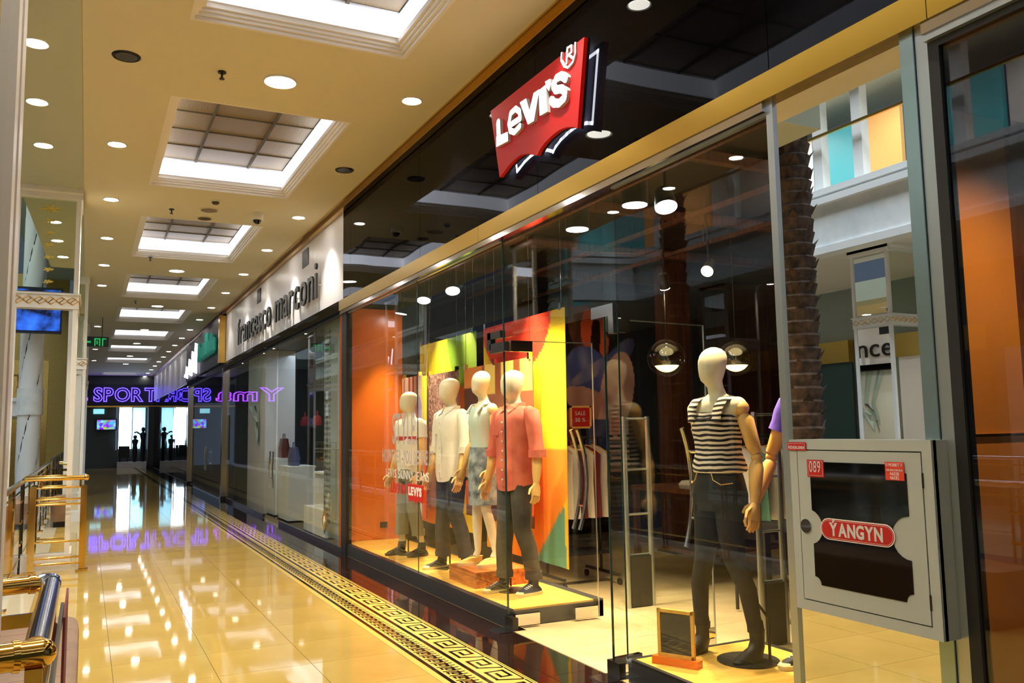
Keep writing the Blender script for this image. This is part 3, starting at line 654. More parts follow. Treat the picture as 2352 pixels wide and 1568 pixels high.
# ---- printed banners
def print_mesh(name, mt, parent, x, y0, y1, zt, zb, fn, nx=70, nz=90, wave=.012, taper=0, flip=False, horiz=None):
    me = bpy.data.meshes.new(name); vs = []; fs = []; cs = []
    for k in range(2):
        for j in range(nz+1):
            for i in range(nx+1):
                u, v = i/nx, j/nz; off = wave*math.sin(u*9+v*2)*v+ .006*math.sin(u*23)*v
                if horiz is None: vs.append((x+off+k*.004, y0+(y1-y0)*u, zt+(zb-zt)*v))
                else: vs.append((y0+(y1-y0)*u, x+off+k*.004, zt+(zb-zt)*v))
                cs.append(fn(u, v))
    n1 = (nx+1)*(nz+1)
    for k in range(2):
        for j in range(nz):
            for i in range(nx): q = k*n1+j*(nx+1)+i; fs.append((q, q+1, q+nx+2, q+nx+1))
    me.from_pydata(vs, [], fs); me.update()
    ca = me.color_attributes.new('print', 'FLOAT_COLOR', 'POINT')
    ca.data.foreach_set('color', [c for col in cs for c in (*col, 1)])
    me.materials.append(mt); o = bpy.data.objects.new(name, me); COL.objects.link(o); o.parent = parent
    if parent:
        off = wloc(parent)
        for v in me.vertices: v.co -= off
    return o
def el(u, v, cx, cy, rx, ry, a=0):
    du, dv = u-cx, v-cy; c_, s_ = math.cos(a), math.sin(a); return ((du*c_+dv*s_)/rx)**2+((-du*s_+dv*c_)/ry)**2 < 1
def hsh(u, v): return (math.sin(u*127.1+v*311.7)*43758.5453) % 1
def mixc(a, b, t): return tuple(a[i]*(1-t)+b[i]*t for i in range(3))
YEL, RED_, ORG, GRN, TEA = (.9,.68,.02), (.85,.05,.02), (.88,.25,.02), (.22,.4,.02), (.12,.4,.33)
def banner_a(u, v):    # u: 0 = left in view
    if v > .55 and (u-.62) > (1-v)*1.4-.0 and v > .62: return TEA if u < .98-(1-v)*.1 else YEL
    if el(u, v, .42, -.02, .44, .26): return RED_
    if v > .55: return mixc((.85,.42,.02), ORG, min(1, max(0, .5+.6*math.sin(u*7+v*4))))
    return mixc(YEL, (.85,.55,.02), .5*max(0, math.sin(u*5+v*6)))
def banner_b(u, v):
    if el(u, v, .86, -.02, .34, .3): return GRN
    if el(u, v, 1.05, .3, .42, .28): return ORG
    if v > .75 and u > .6: return YEL
    if v > .6 and el(u, v, .5, .95, .5, .3): return ORG
    return YEL
def banner_c(u, v):
    if v < .32 and (abs(u-.35-.1*v) < .05 or abs(u-.55) < .05 or abs(u-.7) < .03): return (.5,.07,.03)
    if el(u, v, .78, .27, .16, .13): return (.45,.38,.8)
    return mixc((.75,.6,.62), (.85,.75,.72), u)
def banner_d(u, v):
    h = hsh(round(u*60), round(v*80))
    if v < .5: return mixc((.1,.03,.03), (.72,.45,.4), h*h*(1.0 if u < .7 else .5))
    if v < .68: return mixc((.3,.1,.1), (.7,.42,.38), .5+.5*math.sin(v*70+3*math.sin(u*5)))
    return mixc((.65,.35,.28), (.3,.12,.1), v)
def banner_e(u, v):
    if v > .93: return (.1,.02,.01)
    if v > .55: return (.78,.1,.02) if (u > .72 or u < .1) else (.08,.02,.01)
    if .48 < v: return (.9,.4,.15)
    if u < .3: return (.06,.015,.01) if v > .14 else (.6,.2,.04)
    if v < .2: return (.85,.6,.15) if int(u*12)%3 else (.3,.08,.02)
    return (.3,.1,.05) if abs(u-.7) > .02 else (.8,.3,.06)
def banner(lab, x, y0, y1, zt, zb, fn, hooks):
    t_ = thing('hanging_banner', lab, 'banner', (x, (y0+y1)/2, zt)); print_mesh('cloth', M['print'], t_, x, y0, y1, zt, zb, fn)
    for y in hooks:
        obj('hook', MB().box(x-.02, x+.02, y-.02, y+.02, zt-.02, zt+.045), M['chrome'], t_); obj('wire', MB().tube([(x,y,zt+.04),(x,y,3.76)], .0025, 5), M['steel'], t_)
    return t_
banner('large yellow printed banner with a red disc and teal corner, right of the pair', 4.03, 8.77, 6.92, 2.75, .31, banner_a, (8.7,6.98))
banner('large yellow printed banner with a green disc, left of the pair', 4.03, 10.84, 8.97, 2.75, .42, banner_b, (10.75,9.05))
banner('pale printed banner with clothes on a line, behind the small mannequin', 3.9, 11.2, 10.4, 2.33, .5, banner_c, (11.1,10.5))
banner('dark tree photograph banner behind the white shirt mannequin', 3.9, 10.2, 9.2, 2.31, .66, banner_d, (10.15,9.25))
banner('orange and brown photograph banner behind the salmon shirt', 3.9, 9.04, 7.34, 2.31, .645, banner_e, (8.98,8.2,7.4))
t_ = thing('fabric_ribbon', 'narrow yellow to red ribbon hanging between the two left banners', 'ribbon', (3.88, 10.3, 2.3)); obj('wire', MB().tube([(3.88,10.22,2.3),(3.99,10.22,3.76)], .0025, 5), M['steel'], t_); print_mesh('cloth', M['print'], t_, 3.88, 10.38, 10.2, 2.31, .5, lambda u, v: mixc((.9,.75,.02), (.85,.1,.01), min(1, max(0, (v-.25)*3))), 6, 30)
# ================================================================== MANNEQUINS
HS = .0
def mannequin(label, x, y, H, rz, sex, top, top_m, leg, leg_m, shoe, z0=.146, group='mannequins in the shop window', armpose=None, sleeve='long', spread=.05, stand=True):
    t_ = thing('mannequin', label, 'mannequin', (x, y, z0), group, rz)
    O = lambda nm, b_, mt, **k: obj(nm, b_, mt, t_, local=True, **k)
    heel = .07 if shoe == 'boot_heel' else .02
    Z = lambda f_: heel+f_*(H-heel)
    sw = .108 if sex == 'm' else .094     # half shoulder width
    S = H
    # bust: chest, neck and head in one surface   (front is +y)
    hh = .13*S; zc = Z(.87)
    rg = [(0,-.01*S,Z(.74),.085*S,.055*S),(0,-.012*S,Z(.785),(sw-.002)*S,.055*S),(0,-.014*S,Z(.805),(sw-.008)*S,.048*S),(0,-.014*S,Z(.818),(sw-.03)*S,.044*S),(0,-.014*S,Z(.828),.055*S,.036*S),(0,-.012*S,Z(.84),.033*S,.032*S),(0,-.006*S,Z(.86),.029*S,.031*S),
          (0,.004*S,Z(.874),.031*S,.037*S),(0,.012*S,Z(.884),.035*S,.044*S),(0,.012*S,Z(.9),.041*S,.05*S),(0,.008*S,Z(.925),.047*S,.055*S),(0,.004*S,Z(.95),.0495*S,.058*S),(0,.0,Z(.968),.047*S,.055*S),(0,-.002*S,Z(.982),.04*S,.047*S),(0,-.003*S,Z(.993),.027*S,.031*S),(0,-.003*S,Z(.999),.01*S,.012*S)]
    if sex == 'f': rg = [(a_[0], a_[1], a_[2], a_[3]*.9, a_[4]*.88) if i_ > 3 else a_ for i_, a_ in enumerate(rg)]
    O('head_and_neck', MB().rings(rg, 32), M['mannequin'], smooth=60)
    # arms
    for sd in (-1, 1):
        sh = Vector((sd*(sw+.008)*S, -.01*S, Z(.795))); p = (armpose or {}).get(sd, (.02, .0, .05))
        elb = sh+Vector((sd*p[0]*S, p[1]*S, -.165*S)); wri = elb+Vector((sd*.01*S, p[2]*S, -.14*S))
        if sleeve == 'none': O('shoulder_cap', MB().ball(tuple(sh+Vector((-sd*.016*S,0,.0*S))), .03*S, 16, 10), M['mannequin'], smooth=True)
        if sleeve != 'none':
            rr = (.037 if sex == 'm' else .033)*S
            end = elb+(wri-elb)*.12 if sleeve == 'long' else sh+(elb-sh)*.5
            b_ = MB().tube([sh+Vector((-sd*.03*S,0,.012*S)), sh+Vector((-sd*.006*S,0,0)), sh+(end-sh)*.35, sh+(end-sh)*.7, end], [rr*.75, rr*1.02, rr*.98, rr*.9, rr*.95], 18)
            O('sleeve', b_, top_m, smooth=60)
            if sleeve == 'long': O('cuff', MB().tube([end+(elb-end).normalized()*0+Vector((0,0,.022*S)), end-Vector((0,0,.012*S))], rr*1.08, 18), top_m, smooth=40)
        a = O('upper_arm', MB().ball(tuple(sh-Vector((0,0,.008*S))), .025*S, 14, 8).tube([sh-Vector((0,0,.03*S)), sh+(elb-sh)*.3, sh+(elb-sh)*.75, elb+Vector((0,0,.012*S))], [.019*S,.026*S,.023*S,.018*S], 14), M['wood_arm'], smooth=50)
        O('elbow_joint', MB().ball(tuple(elb), .019*S, 12, 6), M['wood_arm'], smooth=60)
        O('forearm', MB().tube([elb-Vector((0,0,.014*S)), elb+(wri-elb)*.25, elb+(wri-elb)*.7, wri], [.018*S,.0235*S,.02*S,.014*S], 14), M['wood_arm'], smooth=50)
        d = (wri-elb).normalized(); pm = wri+d*.05*S; side = Vector((0,1,0)); side = (side-d*side.dot(d)).normalized(); outw = d.cross(side)
        hand = MB().tube([wri, wri+d*.014*S, pm-d*.01*S, pm+d*.006*S], [(.013*S,.013*S),(.02*S,.012*S),(.026*S,.011*S),(.022*S,.009*S)], 12)
        # orient palm: widest along side
        hand = MB(); 
        for q, (wd, th) in enumerate(((.013,.012),(.021,.013),(.027,.012),(.024,.010))):
            c_ = wri+d*(.0,.014,.038,.056)[q]*S
            for j in range(12):
                an = 2*math.pi*j/12; hand.v.append(tuple(c_+side*math.cos(an)*wd*S+outw*math.sin(an)*th*S))
        for q in range(3):
            for j in range(12): hand.f.append((q*12+j, q*12+(j+1)%12, (q+1)*12+(j+1)%12, (q+1)*12+j))
        hand.f.append(tuple(range(12))); hand.f.append(tuple(range(36, 48)))
        for q, (o_, ln) in enumerate(((.019,.036),(.0065,.041),(-.006,.038),(-.018,.03))):
            b0 = wri+d*.054*S+side*o_*S; inn = Vector((-sd,0,0)); b1 = b0+d*ln*.55*S; b2 = b1+(d*.8+inn*.6).normalized()*ln*.5*S
            hand.tube([b0, b1, b2], [.0058*S,.0054*S,.0042*S], 7)
        th0 = wri+d*.018*S+side*.017*S; hand.tube([th0, th0+(d*.6+side*.7).normalized()*.022*S, th0+(d*.85+side*.55).normalized()*.042*S], [.0075*S,.0065*S,.0045*S], 7)
        O('hand', hand, M['wood_arm'], smooth=50)
    # tops
    if top == 'shirt': prof = [(.465,.102,.072),(.5,.106,.075),(.56,.103,.073),(.62,.1,.07),(.68,.104,.073),(.735,.11,.076),(.775,.114,.072),(.798,.11,.063),(.813,.094,.052),(.824,.07,.044),(.833,.048,.04)]
    elif top == 'tee': prof = [(.5,.1,.07),(.56,.098,.07),(.62,.096,.068),(.68,.1,.072),(.74,.108,.074),(.78,.112,.067),(.8,.108,.058),(.815,.085,.048),(.826,.06,.042)]
    elif top == 'tank': prof = [(.572,.09,.07),(.583,.097,.074),(.60,.094,.071),(.64,.082,.06),(.68,.084,.063),(.72,.091,.073),(.745,.09,.071),(.762,.086,.066),(.776,.08,.06)]
    else: prof = [(.575,.084,.062),(.6,.083,.06),(.64,.08,.06),(.69,.085,.066),(.73,.09,.076),(.77,.096,.066),(.795,.092,.055),(.805,.084,.05)]
    b_ = MB(); n = 40
    for i, (f_, rx, ry) in enumerate(prof):
        for j in range(n):
            a = 2*math.pi*j/n; k_ = 1+.025*math.sin(a*5+i*1.3)*(1 if i < len(prof)-4 else .2)
            cx = rx*S*k_*math.copysign(abs(math.cos(a))**.85, math.cos(a)); cy_2 = ry*S*k_*math.sin(a)-.008*S
            dz = 0
            if top == 'shirt' and i == 0: dz = -.03*S*abs(math.sin(a))**2+.012*S
            if top == 'tank' and i >= 5: dz = (.035*S*(1-abs(math.sin(a)))*0)
            b_.v.append((cx, cy_2, Z(f_)+dz))
    for i in range(len(prof)-1):
        for j in range(n): b_.f.append((i*n+j, i*n+(j+1)%n, (i+1)*n+(j+1)%n, (i+1)*n+j))
    body = O({'shirt':'shirt','tee':'tee_shirt','tank':'tank_top','cami':'sleeveless_top'}[top], b_, top_m, smooth=70)
    if top in ('tank', 'cami'):
        zt = Z(prof[-1][0]); s_ = MB()
        for sd in (-1, 1):
            pts = [(sd*.05*S, .058*S, zt-.03*S), (sd*.056*S, .05*S, Z(.79)), (sd*.058*S, .028*S, Z(.818)), (sd*.062*S, -.01*S, Z(.825)), (sd*.06*S, -.045*S, Z(.80)), (sd*.055*S, -.064*S, zt-.012*S)]
            s_.tube(pts, [(.02*S,.006*S)]*6 if top == 'tank' else [(.008*S,.005*S)]*6, 10)
        O('shoulder_strap', s_, top_m, smooth=60)
        if top == 'tank': O('neckline_trim', MB().tube([(.058*S*math.cos(q)*1.0, .062*S+.004*S*math.sin(q)-.012*S*abs(math.cos(q)), Z(.775)-.022*S*math.sin(q)) for q in [math.pi*i/10 for i in range(11)]], .004*S, 6), M['boot'])
    if top == 'shirt':
        cm = top_m
        for sd in (-1, 1):
            c_ = MB().add([(sd*.004*S,.05*S,Z(.815)),(sd*.03*S,.058*S,Z(.80)),(sd*.05*S,.034*S,Z(.822)),(sd*.046*S,0,Z(.848)),(sd*.012*S,.036*S,Z(.84)),(sd*.046*S,-.034*S,Z(.85)),(sd*.052*S,-.03*S,Z(.825)),(0,-.055*S,Z(.852)),(0,-.058*S,Z(.826))],
                [(0,1,2,4),(4,2,3),(3,2,6,5),(5,6,8,7)]); O('collar', c_, cm)
        O('placket', MB().rings([(0,.066*S,Z(.47),.011*S,.006*S),(0,.067*S,Z(.56),.011*S,.005*S),(0,.064*S,Z(.64),.011*S,.005*S),(0,.068*S,Z(.73),.011*S,.004*S),(0,.045*S,Z(.81),.009*S,.004*S)], 8), cm)
        bm = M['ink_w']
        for q in range(7):
            f_ = .5+q*.043; yq = (.074 if f_ < .6 else .071 if f_ < .7 else .073)*S
            O('button', MB().tube([(0,yq-.004*S,Z(f_)),(0,yq+.001*S,Z(f_))], .0042*S, 8), bm)
        O('pocket', MB().box(.032*S, .075*S, .052*S, .066*S, Z(.7), Z(.745)), cm)
    if top == 'tee': O('chest_band', MB().rings([(0,-.008*S,Z(.695),.104*S,.0755*S),(0,-.008*S,Z(.72),.1075*S,.0775*S)], 36, False, False), M['ink_red'], smooth=60)
    # legs
    hip = .046*S; feet = []
    for sd in (-1, 1):
        ft = Vector((sd*(hip+spread*S*.5), (.02 if sd > 0 else -.03)*S, 0)); feet.append((sd, ft))
        P = [Vector((sd*hip, 0, Z(.5))), Vector((sd*hip, 0, Z(.44))), Vector((sd*(hip+.004*S), .004*S, Z(.38))), Vector((sd*(hip+spread*S*.2), .01*S, Z(.28))), Vector((ft.x*.96, ft.y*.6, Z(.19))), Vector((ft.x, ft.y-.012*S, Z(.06)))]
        if leg == 'skirt': O('leg', MB().tube([P[2], P[3], P[4], P[5], (ft.x, ft.y, Z(.03))], [.034*S,.026*S,.026*S,.016*S,.018*S], 16), M['mannequin'], smooth=60); continue
        rr = {'slim': [.052,.05,.044,.032,.029,.023], 'wide': [.054,.053,.048,.041,.038,.036], 'crop': [.054,.052,.047,.042,.038,.036]}[leg]
        if leg == 'crop':
            P2 = P[:4]+[Vector((ft.x*.95, ft.y*.6, Z(.125)))]; O('trouser_leg', MB().tube(P2, [r_*S for r_ in rr[:5]], 18), leg_m, smooth=60)
            O('turn_up', MB().tube([P2[-1]+Vector((0,0,.025*S)), P2[-1]-Vector((0,0,.012*S))], .041*S, 18), leg_m, smooth=40)
            O('shin', MB().tube([P2[-1]+Vector((0,0,.03*S)), P[5], (ft.x, ft.y, Z(.03))], [.025*S,.017*S,.018*S], 14), M['mannequin'], smooth=60)
        else:
            O('trouser_leg', MB().tube(P, [r_*S for r_ in rr], 18), leg_m, smooth=60)
            O('ankle', MB().tube([P[5]+Vector((0,0,.02*S)), (ft.x, ft.y-.01*S, Z(.02))], .017*S, 12), M['mannequin'])
            O('turn_up', MB().tube([P[5]+Vector((0,0,.03*S)), P[5]+Vector((0,0,.012*S)), P[5]-Vector((0,0,.006*S))], [rr[5]*S*1.02, rr[5]*S*1.14, rr[5]*S*1.1], 18), leg_m, smooth=40)
        # pocket seams
    if leg != 'skirt':
        O('trouser_seat', MB().rings([(0,-.006*S,Z(.445),.09*S,.062*S),(0,-.006*S,Z(.47),.1*S,.07*S),(0,-.006*S,Z(.5),.101*S,.071*S),(0,-.004*S,Z(.55),.092*S,.064*S),(0,0,Z(.59),.083*S,.058*S)], 32), leg_m, smooth=60)
        O('waistband', MB().rings([(0,0,Z(.575),.087*S,.0615*S),(0,0,Z(.597),.085*S,.06*S)], 32, False, False), leg_m, smooth=60)
        for sd in (-1, 1) if top != 'shirt' else (): O('pocket_seam', MB().tube([(sd*.03*S,.066*S,Z(.575)),(sd*.038*S,.067*S,Z(.55)),(sd*.062*S,.058*S,Z(.535)),(sd*.088*S,.03*S,Z(.54))], .0016*S, 5), M['wood_arm'])
    else:
        O('skirt', MB().rings([(0,-.004*S,Z(.3),.088*S,.075*S),(0,-.004*S,Z(.36),.09*S,.076*S),(0,-.004*S,Z(.44),.096*S,.076*S),(0,-.004*S,Z(.5),.1*S,.074*S),(0,0,Z(.56),.088*S,.064*S),(0,0,Z(.59),.08*S,.058*S)], 32, False, False), leg_m, smooth=60)
        O('waistband', MB().rings([(0,0,Z(.572),.086*S,.0625*S),(0,0,Z(.597),.083*S,.06*S)], 32, False, False), leg_m, smooth=60)
        O('pocket', MB().tube([(.03*S,.068*S,Z(.565)),(.036*S,.07*S,Z(.545)),(.058*S,.064*S,Z(.53)),(.082*S,.034*S,Z(.535))], .0022*S, 5), M['wood_arm'])
    # shoes
    for sd, ft in feet:
        x_, y_ = ft.x, ft.y; to = sd*.012*S
        if shoe == 'boot_heel':
            b_ = MB().rings([(x_,y_-.012*S,.0,.001,.001),(x_,y_-.03*S,.001,.012,.012),(x_,y_-.03*S,heel,.018,.018)], 12)
            O('heel', b_, M['boot'])
            O('boot', MB().rings([(x_,y_+.035*S,.004,.026*S,.058*S),(x_,y_+.03*S,.02,.028*S,.064*S),(x_,y_+.012*S,.05,.026*S,.05*S),(x_,y_-.012*S,.08,.022*S,.032*S),(x_,y_-.018*S,.12,.021*S,.026*S),(x_,y_-.018*S,.19,.023*S,.028*S)], 20), M['boot'], smooth=60)
            if sd > 0: O('buckle', MB().box(x_-.05*S*.5, x_-.02*S, y_-.05*S, y_-.02*S, .09, .15), M['chrome'])
        else:
            hi = {'sneaker': .11, 'leather': .13, 'plimsoll': .055}[shoe]; um = {'sneaker': M['sneaker'], 'leather': M['leather'], 'plimsoll': M['yellow_shoe']}[shoe]
            sm = M['sole'] if shoe != 'leather' else M['leather']
            O('sole', MB().rings([(x_+to,y_+.028*S,0,.026*S,.074*S,2.6),(x_+to,y_+.028*S,.026,.027*S,.076*S,2.6)], 24), sm, smooth=40)
            O('shoe_upper', MB().rings([(x_+to,y_+.026*S,.022,.025*S,.072*S,2.4),(x_+to,y_+.022*S,.045,.024*S,.064*S),(x_,y_+.008*S,.068,.021*S,.045*S),(x_,y_-.008*S,.09 if hi > .06 else .075,.019*S,.028*S),(x_,y_-.014*S,.09+hi*.5 if hi > .06 else .08,.02*S,.026*S)], 22), um, smooth=60)
            for q in range(4): O('lace', MB().tube([(x_+to-.012*S,y_+(.018+.011*q)*S,.078-.007*q),(x_+to,y_+(.022+.011*q)*S,.084-.008*q),(x_+to+.012*S,y_+(.018+.011*q)*S,.078-.007*q)], .0022*S, 5), M['ink_w'] if shoe == 'sneaker' else um)
            if shoe == 'sneaker':
                O('toe_cap', MB().rings([(x_+to,y_+.083*S,.02,.021*S,.02*S),(x_+to,y_+.08*S,.036,.018*S,.016*S),(x_+to,y_+.076*S,.042,.008*S,.008*S)], 16), M['sole'], smooth=60)
                O('heel_tab', MB().box(x_-.008*S, x_+.008*S, y_-.046*S, y_-.038*S, .11, .15), M['ink_w'])
    if stand:
        ss = -1 if shoe == 'boot_heel' else 1
        O('stand_disc', MB().cyl((ss*(.05 if ss > 0 else .075)*S, -.02*S), .19 if shoe == 'boot_heel' else .15, .0, .009, 36), M['boot'])
        O('stand_rod', MB().tube([(ss*.12*S,-.07*S,.008),(ss*.12*S,-.07*S,.26),(ss*.1*S,-.05*S,.34),(ss*(hip+.03*S),-.03*S,.4)], .009, 8), M['darkmetal'], smooth=60)
    return t_
face = lambda fx, fy: math.atan2(fy, fx)-math.pi/2
mannequin('smallest mannequin in a white tee with a red chest band and cropped grey-green trousers', 3.47, 9.72, 1.93, face(-.98,-.25), 'm', 'tee', M['tee_band'], 'crop', M['chino_green'], 'leather', sleeve='short')
mannequin('mannequin in a cream white shirt and dark blue jeans', 3.5, 8.5, 2.02, face(-.98,-.2), 'm', 'shirt', M['shirt_white'], 'wide', M['denim'], 'sneaker')
mannequin('mannequin in a pale mint top and washed denim skirt standing on a wooden crate', 3.52, 7.72, 1.9, face(-1,-.1), 'f', 'cami', M['shirt_mint'], 'skirt', M['denim_light'], 'plimsoll', z0=.29, sleeve='none', spread=.0, stand=False)
mannequin('mannequin in a salmon red button shirt with rolled sleeves and dark grey trousers', 3.5, 6.98, 2.0, face(-.98,-.25), 'm', 'shirt', M['shirt_red'], 'wide', M['chino'], 'sneaker', armpose={-1:(.03,.0,.02), 1:(.03,.0,.04)})
mannequin('mannequin in a black and white striped tank top and black jeans at the right', 3.67, 4.38, 1.97, face(-.985,-.14), 'f', 'tank', M['stripes'], 'slim', M['denim_black'], 'boot_heel', sleeve='none', spread=.09, armpose={-1:(.035,-.02,.03), 1:(.0,-.05,.0)})
mannequin('mannequin in a violet tee mostly hidden behind the mirror column', 4.0, 3.84, 1.98, face(-.97,-.1), 'm', 'tee', M['shirt_purple'], 'slim', M['denim_black'], 'sneaker', sleeve='short', armpose={1:(.05,.03,.07), -1:(.05,.0,.05)})
t_ = thing('wooden_crate', 'reddish wooden crate with a burnt pattern under the denim skirt mannequin', 'crate', (3.52, 7.66, .145))
obj('board', MB().box(3.26, 3.84, 7.34, 7.36, .145, .29), M['wood_red'], t_); obj('board', MB().box(3.26, 3.84, 7.96, 7.98, .145, .29), M['wood_red'], t_)
obj('board', MB().box(3.26, 3.28, 7.36, 7.96, .145, .29), M['wood_red'], t_); obj('board', MB().box(3.82, 3.84, 7.36, 7.96, .145, .29), M['wood_red'], t_); obj('crate_top', MB().box(3.28, 3.82, 7.36, 7.96, .27, .289), M['wood_red'], t_)
t_ = thing('picture_frame', 'small orange wooden frame with a dark card standing on the near platform', 'frame', (3.3, 4.42, .145))
a, c_ = Vector((3.235,4.49,.145)), Vector((3.345,4.27,.145)); d = (c_-a).normalized(); n_ = Vector((-d.y, d.x, 0)); M_ = Matrix((d, n_, Vector((0,0,1)))).transposed().to_4x4(); M_.translation = a; W_ = (c_-a).length
obj('foot', MB().box(-.03, W_+.03, -.035, .035, 0, .045).xf(M_), M['orange'], t_)
obj('frame_bar', MB().box(0, .02, -.01, .01, .045, .33).box(W_-.02, W_, -.01, .01, .045, .33).box(0, W_, -.01, .01, .31, .33).box(0, W_, -.01, .01, .045, .065).xf(M_), M['wood'], t_)
obj('card', MB().box(.02, W_-.02, -.003, .003, .065, .31).xf(M_), M['grey_dark'], t_)
# ================================================================== SHOP INTERIOR
def gate(lab, x, y, w_=.26, h=1.7):
    t_ = thing('security_gate', lab, 'security gate', (x, y, 0))
    for dx in (0, w_): obj('upright', MB().rings([(x+dx,y,0,.028,.02),(x+dx,y,h,.024,.018)], 12), M['alu'], t_)
    for z in (h-.02, 1.22, .82, .46): obj('crossbar', MB().tube([(x,y,z),(x+w_,y,z)], .01, 8), M['alu'], t_)
    obj('base_box', MB().box(x+.02, x+w_-.02, y-.025, y+.025, .01, .45), M['black'], t_)
gate('grey security gate upright beside the open door, left of the striped mannequin', 4.38, 6.5)
gate('grey security gate behind the striped mannequin, partly behind the mirror column', 4.45, 4.88, .22)
for lab, px, dep in (('smoked glass globe pendant with a lit bottom, left one', 1531, 8.6), ('smoked glass globe pendant with a lit bottom, behind the mannequin head', 1690, 9.0)):
    d_ = fw+cr*((px-1176)/FPX)-cu*((822-784)/FPX); p = Vector((0,0,CH))+d_*dep
    t_ = thing('globe_pendant', lab, 'pendant lamp', tuple(p)); r_ = .15
    obj('globe', MB().ball(tuple(p), r_, 28, 16), M['globe'], t_, smooth=True)
    obj('outer_globe', MB().ball(tuple(p+Vector((.0,0,0))), r_*1.28, 28, 16), M['glass_clear'], t_, smooth=True)
    obj('light_bowl', MB().rings([(p.x,p.y,p.z-r_*.96,.02,.02),(p.x,p.y,p.z-r_*.86,r_*.45,r_*.45),(p.x,p.y,p.z-r_*.7,r_*.68,r_*.68),(p.x,p.y,p.z-r_*.52,r_*.82,r_*.82)], 24), M['shade'], t_)
    obj('cord', MB().tube([(p.x,p.y,p.z+r_*1.28),(p.x,p.y,3.75)], .006, 6), M['black'], t_)
# poster of an embracing couple
SK, DB, BL = (.5,.16,.09), (.06,.09,.3), (.10,.13,.32)
def poster(u, v):
    f1 = .5+.5*math.sin(u*26+v*17+2.5*math.sin(v*9)); f2 = .5+.5*math.sin(u*11-v*31)
    c_ = (.006,.003,.003)
    if el(u,v,.3,.1,.2,.13,.3): c_ = mixc((.05,.015,.008), (.1,.04,.02), f1)
    if el(u,v,.36,.11,.09,.1,.2): c_ = (.4,.07,.02)
    if el(u,v,.55,.12,.08,.12,-.2): c_ = (.42,.07,.02)
    if el(u,v,.46,.14,.06,.1,.2): c_ = (.01,.004,.004)
    if el(u,v,.66,.1,.08,.05): c_ = (.03,.01,.006)
    if el(u,v,.36,.34,.31,.15,.12): c_ = mixc((.045,.06,.2), (.15,.16,.28), f1*f2)
    if el(u,v,.42,.3,.3,.035,-.22): c_ = mixc((.2,.16,.22), (.1,.12,.25), f1)
    if el(u,v,.72,.25,.27,.06,-.35): c_ = mixc((.05,.06,.2), (.1,.11,.25), f1)
    if el(u,v,.72,.4,.25,.17,-.5): c_ = mixc((.42,.22,.18), (.6,.36,.3), f2)
    if el(u,v,.42,.47,.38,.075,.16): c_ = mixc((.36,.17,.13), (.48,.25,.2), f1)
    if el(u,v,.62,.42,.24,.05,-.75): c_ = mixc((.4,.2,.16), (.6,.36,.3), f2)
    if .53 < v < .68 and .3 < u < .62: c_ = mixc((.03,.04,.14), (.1,.11,.2), f1)
    if .5 < v < .8 and .6 < u < .86: c_ = mixc((.45,.24,.2), (.5,.3,.26), f2) if v < .6 else ((.4,.24,.22) if (v*34)%1 < .45 else (.02,.01,.015))
    if el(u,v,.68,.56,.05,.06): c_ = (.45,.16,.1)
    if el(u,v,.13,.56,.09,.05,.9): c_ = (.4,.06,.02)
    for q in range(4):
        if el(u,v,.1+.035*q,.63-.004*q*q,.012,.04,.15*q-.2): c_ = (.36,.05,.02)
    if v > .8 and .5 < u < .86: c_ = (.1,.07,.07) if (v*44)%1 < .3 else (.012,.008,.01)
    return c_
t_ = thing('wall_poster', 'large dark photograph of two people hugging in denim, deep in the shop', 'poster', (6.05, 9.5, 1.8))
print_mesh('photograph', M['print_paper'], t_, 9.5, 5.45, 6.65, 3.2, .4, poster, 80, 150, 0, horiz=True); obj('backing_board', MB().box(5.4, 6.7, 9.52, 9.6, .35, 3.25), M['black'], t_)
spot('poster_light', (5.6,8.3,3.3), (6.0,9.5,1.9), 22, (1,.75,.5), 75, .9)
# sale sign, rack
t_ = thing('sale_sign', 'small framed red SALE 50 % card on top of the clothes rack', 'sign', (4.75, 7.8, 1.6))
obj('frame_bar', MB().box(4.58, 4.84, 7.79, 7.81, 1.6, 1.62).box(4.58, 4.84, 7.79, 7.81, 1.82, 1.84).box(4.58, 4.60, 7.79, 7.81, 1.6, 1.84).box(4.82, 4.84, 7.79, 7.81, 1.6, 1.84), M['wood_arm'], t_)
obj('card', MB().box(4.60, 4.82, 7.795, 7.805, 1.62, 1.82), M['sticker'], t_)
letters(t_, 'SALE', (4.64, 7.79, 1.74), (1,0,0), (0,0,1), .06, .002, M['ink_w'], 0, .13); letters(t_, '50 %', (4.64, 7.79, 1.67), (1,0,0), (0,0,1), .06, .002, M['ink_w'], 0, .13)
obj('stem', MB().tube([(4.71,7.8,1.5),(4.71,7.8,1.6)], .006, 6), M['black'], t_)
t_ = thing('clothes_rack', 'black wheeled clothes rack behind the yellow banner', 'rack', (4.6, 7.9, 0))
for x in (4.3, 4.95): obj('upright', MB().tube([(x,7.85,.12),(x,7.85,1.5)], .015, 8), M['black'], t_)
obj('top_rail', MB().tube([(4.2,7.85,1.5),(5.0,7.85,1.5)], .014, 8), M['black'], t_); obj('lower_shelf', MB().box(4.3, 4.95, 7.65, 8.05, .3, .32), M['black'], t_)
for x in (4.3, 4.95):
    obj('foot', MB().tube([(x,7.5,.1),(x,8.15,.1)], .018, 8), M['black'], t_)
    for y in (7.5, 8.15): obj('caster', MB().tube([(x-.012,y,.035),(x+.012,y,.035)], .035, 12), M['black'], t_)
